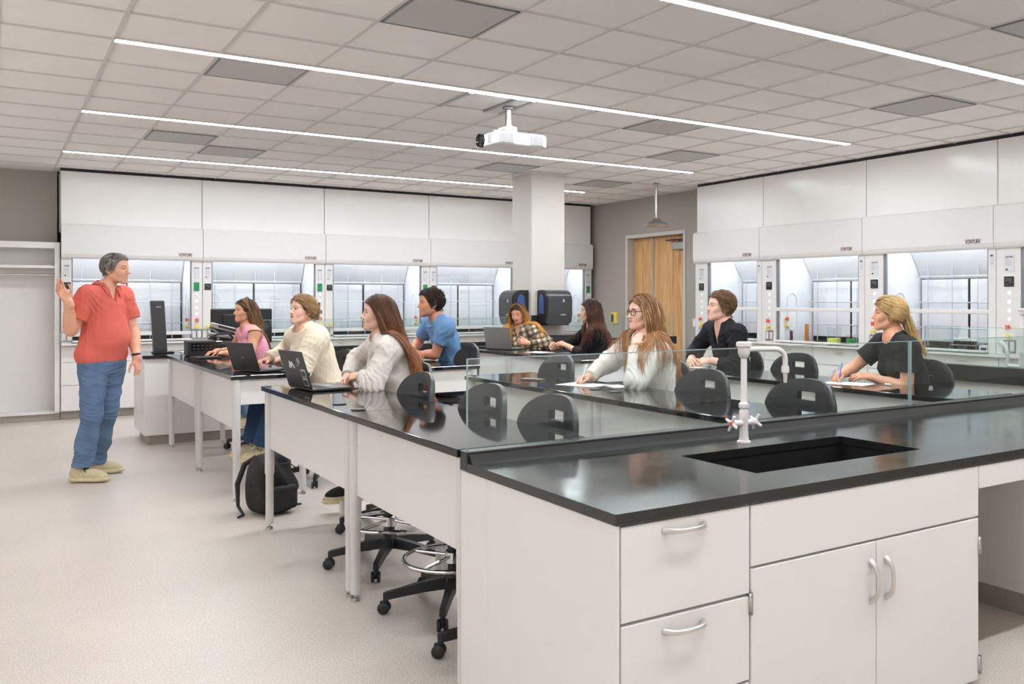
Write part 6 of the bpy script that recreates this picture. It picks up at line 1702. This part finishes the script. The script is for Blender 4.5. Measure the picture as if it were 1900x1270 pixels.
# ---- curly haired woman in black
M['blackknit'] = cloth('black_knit', rgb(30, 31, 34), noise=.15, nscale=200, bump=.3)
cu = person(dict(label='woman in a black long-sleeved top with curly dark brown hair, hands clasped above the table', seed=61,
    at=(5.22, 7.47), head=(5.08, 7.49, 1.353), phi=86, phib=78, pitch=0, pelvis=(5.27, 7.46, .69), s=.95, h=.004, skin=SKIN['olive'], brow=rgb(44, 32, 26), iris='irisn', smile=0, lip=rgb(170, 90, 84),
    armL=dict(w=(4.94, 7.70, .985), pole=(.1, -.8, -.5), fing=(-.55, .55, .35), dors=(.1, -.7, .6), curl=(45, 60, 35)),
    armR=dict(w=(4.90, 7.94, .965), pole=(.2, .8, -.5), fing=(-.5, -.6, .35), dors=(-.2, .7, .5), curl=(40, 55, 35)),
    top=dict(name='black_top', mat=M['blackknit'], o=.013, so=.009, sleeve='long', sl=.55, amp=.003, cuff=.036, neck='crew', hem=-.08),
    hair=dict(style='long', n=2400, len=.47, part=.0, root=rgb(50, 32, 26), tip=rgb(104, 66, 48), light=rgb(122, 80, 58), hlp=.15, r=.0024, vol=.016, back=.15, sweep=.08, pull=.45, fwd=-.02, xmid=.046, xlow=.036, overear=True, wave=dict(a=.013, f=62)),
    legs=dict(mat=M['darkcloth'], shoe=M['shoed'])))
# ---- redhead in glasses
M['offwhite'] = cloth('off_white_sweatshirt', rgb(230, 224, 216), noise=.10, nscale=300, bump=.3, bscale=500)
rd = person(dict(label='redhead woman in glasses and an off-white sweatshirt, chin on one hand, writing with the other', seed=71,
    at=(3.64, 4.66), head=(3.52, 4.58, 1.382), phi=62, phib=66, pitch=3, pelvis=(3.74, 4.60, .70), s=.97, h=.0034, skin=SKIN['fair'], brow=rgb(140, 92, 60), browk=.6, iris='irisb', smile=.15, lip=rgb(192, 112, 104),
    armL=dict(w=(3.395, 4.50, 1.172), pole=(-.25, -.35, -.9), fing=(.45, .25, .75), dors=(-.85, -.2, .45), curl=(80, 95, 60), thumb=((.5, .4, -.7), (.6, .1, -.7), (.7, 0, -.7))),
    armR=dict(w=(3.30, 4.88, .955), pole=(.2, .85, -.3), fing=(-.8, -.05, -.05), dors=(-.1, .3, .9), curl=((40, 60, 30), (45, 65, 40), (60, 80, 50), (65, 85, 50)), thumb=((.8, .45, -.35), (.95, -.1, -.3), (.9, -.2, -.3))),
    top=dict(name='sweatshirt', mat=M['offwhite'], o=.026, so=.024, sleeve='long', sl=.97, amp=.006, rib=True, cuff=.035, neck='crew', band=True, hem=-.09),
    hair=dict(style='long', n=3200, len=.52, part=.010, root=rgb(126, 88, 58), tip=rgb(176, 126, 82), light=rgb(206, 162, 114), hlp=.2, r=.0021, vol=.012, back=.42, sweep=.10, pull=.55, fwd=-.02, xmid=.050, xlow=.034, overear=True, wave=dict(a=.005, f=22)),
    legs=dict(mat=M['denim'], shoe=M['shoed'])))
def glasses(cx):
    q = lambda p: cx['Hc']+cx['Rh']@(np.array(p, float)*cx['s']); mb = MB()
    for y in (-1, 1):
        mb.tube([q((.102-.10*(.026*math.cos(t)*.25)*0-.012*abs(y*.035+.026*math.cos(t))/.06, y*.034+.0245*math.cos(t), -.004+.021*math.sin(t)-.003*math.cos(2*t))) for t in np.linspace(0, 2*math.pi, 25)[:-1]], .0026, 7, closed=True)
        mb.tube([q((.093, y*.058, .004)), q((.05, y*.077, .006)), q((.0, y*.082, .004)), q((-.02, y*.082, -.008))], .0024, 7)
    mb.tube([q((.104, -.011, .002)), q((.108, 0, .005)), q((.104, .011, .002))], .0022, 7)
    o = mb.build('glasses', M['specs'], cx['root']); o.location = -Vector(cx['loc'])
M['specs'] = mat('plum_acetate', rgb(64, 44, 52), .15, noise=.2, nscale=80)
glasses(rd)
# ---- man in the black shirt
M['blackshirt'] = cloth('black_cotton_shirt', rgb(32, 33, 36), noise=.12, nscale=40, bump=.25)
bk = person(dict(label='man with wavy light brown hair in an open-collared black shirt, hands clasped on the table', seed=81, male=True,
    at=(5.12, 5.50), head=(5.00, 5.47, 1.408), phi=66, phib=56, pitch=6, pelvis=(5.20, 5.46, .72), s=1.02, h=.0038, skin=SKIN['fair'], brow=rgb(112, 78, 56), iris='irisn', smile=.9, lip=rgb(196, 112, 104), dN=(.01, 0, .015), w=1.03,
    armL=dict(w=(4.90, 5.46, .965), pole=(.1, -.8, -.5), fing=(-.5, .8, 0), dors=(-.3, -.4, .8), curl=(40, 60, 35)),
    armR=dict(w=(4.86, 5.68, .958), pole=(.2, .8, -.5), fing=(-.6, -.65, 0), dors=(-.3, .4, .8), curl=(45, 60, 35)),
    top=dict(name='black_shirt', mat=M['blackshirt'], o=.022, so=.017, sleeve='long', sl=.70, amp=.006, cuff=.040, neck='collar', vdepth=.17, hem=-.10),
    hair=dict(style='short', n=3600, root=rgb(86, 62, 44), tip=rgb(134, 100, 70), light=rgb(160, 122, 88), hlp=.2, fade=(0, .7), r=.0022, vol=.022, line=.070, grav=.3, press=.45, lift=.35, lenf=lambda q: np.interp(q[:, 2], [-.06, .02, .08, .12], [.024, .032, .070, .08]),
        flow=lambda q, rs: np.stack([np.where(q[:, 0] > .04, -.25, -.7), np.sign(q[:, 1]+.02)*np.where(q[:, 2] > .05, .75, .1), np.where(q[:, 2] > .06, .1, -.8)], 1)+rs.normal(size=q.shape)*.06, wave=dict(a=.004, f=45)),
    legs=dict(mat=M['darkcloth'], shoe=M['shoed'])))
# ---- blonde woman in the black tee
M['blacktee'] = cloth('black_tee', rgb(40, 41, 42), noise=.12, nscale=120, bump=.25)
bd = person(dict(label='blonde woman in a black tee with half tied wavy hair, writing with a blue pen', seed=91,
    at=(5.20, 3.82), head=(5.05, 3.86, 1.372), phi=82, phib=60, pitch=3, pelvis=(5.28, 3.78, .70), s=1.0, h=.0034, skin=SKIN['warm'], brow=rgb(112, 76, 52), iris='irisb', smile=1, lip=rgb(196, 100, 98), armr=1.04,
    armL=dict(w=(4.91, 3.90, .950), pole=(.25, -.75, -.6), fing=(-.45, .55, .05), dors=(-.2, -.3, .9), curl=(25, 40, 25)),
    armR=dict(w=(4.80, 4.06, .960), pole=(.3, .8, -.5), fing=(-.9, -.15, -.05), dors=(-.1, .35, .9), curl=((40, 60, 30), (45, 65, 40), (60, 80, 50), (65, 85, 50)), thumb=((.8, .45, -.35), (.95, -.1, -.3), (.9, -.2, -.3))),
    top=dict(name='tee', mat=M['blacktee'], o=.015, so=.018, sleeve='short', sl=.60, amp=.004, neck='crew', no=.014, hem=-.10),
    hair=dict(style='halfup', n=3600, len=.25, knot=(-.108, 0, -.022), root=rgb(142, 106, 62), tip=rgb(206, 172, 112), light=rgb(228, 200, 146), hlp=.3, fade=(.0, .4), r=.0017, vol=.008, face=False, wave=dict(a=.007, f=36)),
    legs=dict(mat=M['denim'], shoe=M['shoe'])))
def necklace(cx, drop):
    N, f, l, a = cx['N'], cx['f'], cx['l'], cx['a']; pts = []
    for t in np.linspace(-1, 1, 15): pts.append(N+l*t*.062+f*(.092-.05*t*t)-a*(.02+drop*(1-abs(t)**1.4)))
    o = MB().tube(pts, .0012, 5).lathe([(0, -.006), (.004, 0), (0, .006)], tuple(pts[7]-a*.008), n=8).build('necklace', M['chrome'], cx['root']); o.location = -Vector(cx['loc'])
necklace(bd, .10); necklace(pl, .07)
# pens, each held in a hand
def pen(cx, sd, m, label, out=.0):
    W_, R_ = cx['W'][sd], cx['HR'][sd]; th = -1 if sd == 1 else 1
    g_ = W_+R_@(np.array([.105, .036*th, -.030])); d = nrm(R_@np.array([-.45, .25*th, .75]))
    tip = g_-d*((g_[2]-.917)/max(d[2], .2)); 
    pts = [tip, tip+d*.012, tip+d*.02, tip+d*.14]
    mb = MB().tube(pts, [.0008, .0025, .0042, .0042], 10).tube([tip+d*.125, tip+d*.142], .0048, 10)
    o = mb.build('pen', m); return tag(o, label, 'pen')
M['bluepen'] = mat('blue_pen', rgb(88, 120, 200), .3, noise=.03)
pen(rd, -1, M['paper'], 'white pen in the writing hand of the redhead woman'); pen(bd, -1, M['bluepen'], 'blue pen in the writing hand of the blonde woman')
# ---- the instructor, standing
M['coral'] = cloth('coral_polo', rgb(216, 106, 94), noise=.08, nscale=200, bump=.2, bscale=600)
iw = dict(label='grey-haired man in a coral polo and jeans standing at left with raised hand', seed=101, male=True,
    at=(.72, 8.22), head=(.835, 8.20, 1.718), phi=-60, phib=-46, pitch=0, pelvis=(.745, 8.22, 1.0), s=1.05, h=.0044, skin=rgb(224, 168, 140), brow=rgb(70, 60, 54), iris='irisn', smile=.85, stubble=.18, w=1.03, bw=1.14, armr=1.14, ua=.30, fa=.265, dN=(-.05, .0, -.005),
    armR=dict(w=(.485, 7.95, 1.450), pole=(-.30, .1, -.9), fing=(-.50, -.06, .85), dors=(-.35, .95, -.1), curl=((4, 10, 6), (10, 16, 10), (18, 26, 16), (24, 30, 18)), spread=.10, thumb=((.70, .62, -.30), (.92, .30, -.15), (.98, .10, -.1))),
    armL=dict(w=(.992, 8.16, .985), pole=(.2, .5, -.2), fing=(.12, -.10, -.95), dors=(.75, -.6, 0), curl=(20, 25, 18)),
    top=dict(name='polo_shirt', mat=M['coral'], o=.022, so=.020, sleeve='short', sl=.66, amp=.0060, scale=1.3, neck='collar', vdepth=.10, hem=-.05, belly=.028, no=.012),
    hair=dict(style='short', n=4000, root=rgb(104, 98, 92), tip=rgb(142, 136, 128), light=rgb(182, 178, 172), hlp=.25, fade=(0, .6), r=.0020, vol=.007, line=.072, grav=.2, press=.25, lift=.1, lenf=lambda q: np.interp(q[:, 2], [-.06, .02, .08, .12], [.012, .018, .030, .034]),
        flow=lambda q, rs: np.stack([np.where(q[:, 0] > .02, .15, -.5), q[:, 1]*4+.3, np.where(q[:, 2] > .055, .1, -.8)], 1)+rs.normal(size=q.shape)*.18, wave=dict(a=.002, f=70)))
ins = person(iw)
def standing_legs(cx, hips, knees, ankles, toes, m):
    root, loc = cx['root'], cx['loc']; up = np.array([0, 0, 1.0])
    pts = np.array(hips+knees+ankles); lo = pts.min(0)-.24; hi = pts.max(0)+.24; lo[2] = .02; hi[2] = hips[0][2]+.20
    F = Field(lo, hi, .006); l, f = cx['l'], cx['f']; P = cx['P']
    R = np.stack([nrm(f*np.array([1, 1, 0])), nrm(l*np.array([1, 1, 0])), up], 1)
    F.apply(ell(P-up*.03, (.132, .176, .14), R)); F.apply(ell(P-up*.07-R[:, 0]*.045, (.115, .155, .12), R), .05); F.apply(ell(P+up*.06, (.128, .168, .10), R), .04)
    for h_, k_, a_ in zip(hips, knees, ankles):
        d = nrm(a_-k_)
        F.apply(cap(h_, h_*.35+k_*.65, .112, .086), .045); F.apply(cap(h_*.4+k_*.6, k_, .087, .076), .03)
        F.apply(union_cut([cap(k_, a_, .078, .066), cap(k_*.6+a_*.4, k_*.3+a_*.7, .078, .072), cap(k_*.12+a_*.88, a_, .068, .074)], .03, [(a_-d*.02, d)]), .03)
    wrinkle(F, .0075, 1.25, 5, [(k_, up) for k_ in knees]+[(a_+up*.08, up) for a_ in ankles]+[(P-up*.12+R[:, 0]*.08, up)])
    F.apply(halfspace(P+up*.0, up, lo, hi), 0, 'i')
    V, Q = F.mesh(); tr = make_mesh('jeans', V, Q, m, root, None, loc)
    for a_, t_ in zip(ankles, toes): shoe(root, loc, a_, t_, 1.12, M['shoe'], M['sole'])
    return tr, R
PI_ = np.array([.745, 8.22, 1.0]); Lv = nrm(ins['l']*np.array([1, 1, 0]))
tr, RJ = standing_legs(ins, [PI_+Lv*.095-np.array([0, 0, .06]), PI_-Lv*.095-np.array([0, 0, .06])],
    [np.array([.785, 8.30, .52]), np.array([.660, 8.14, .52])], [np.array([.715, 8.46, .105]), np.array([.590, 8.14, .105])], [(.93, -.25, 0), (.82, -.50, 0)], M['denim'])
u_ = np.array([0, 0, 1.0])
W_, R_ = ins['W'][1], ins['HR'][1]
tube_part('wristband', [W_+R_@np.array([-.028, .031*math.cos(t), .026*math.sin(t)]) for t in np.linspace(0, 2*math.pi, 25)[:-1]], .009, M['rubber'], ins['root'], ins['loc'], 8, True)
N_, f_, l_, a_ = ins['N'], ins['f'], ins['l'], ins['a']
for k in range(2):
    c_ = N_+f_*(.118+.012*k)-a_*(.085+.045*k)
    o = MB().lathe([(0, .0), (.0055, 0), (.005, .003), (0, .003)], (0, 0, 0), axis='X', n=12).build('button', M['coral'], ins['root']); o.location = Vector(c_)-Vector(ins['loc']); o.rotation_euler = (0, 0, math.atan2(f_[1], f_[0]))
mc = N_+f_*.085+l_*.075-a_*.045
o = MB().box((-.008, -.008, -.014), (.008, .008, .014), .003).build('clip_microphone', M['black'], ins['root']); o.location = Vector(mc)-Vector(ins['loc'])
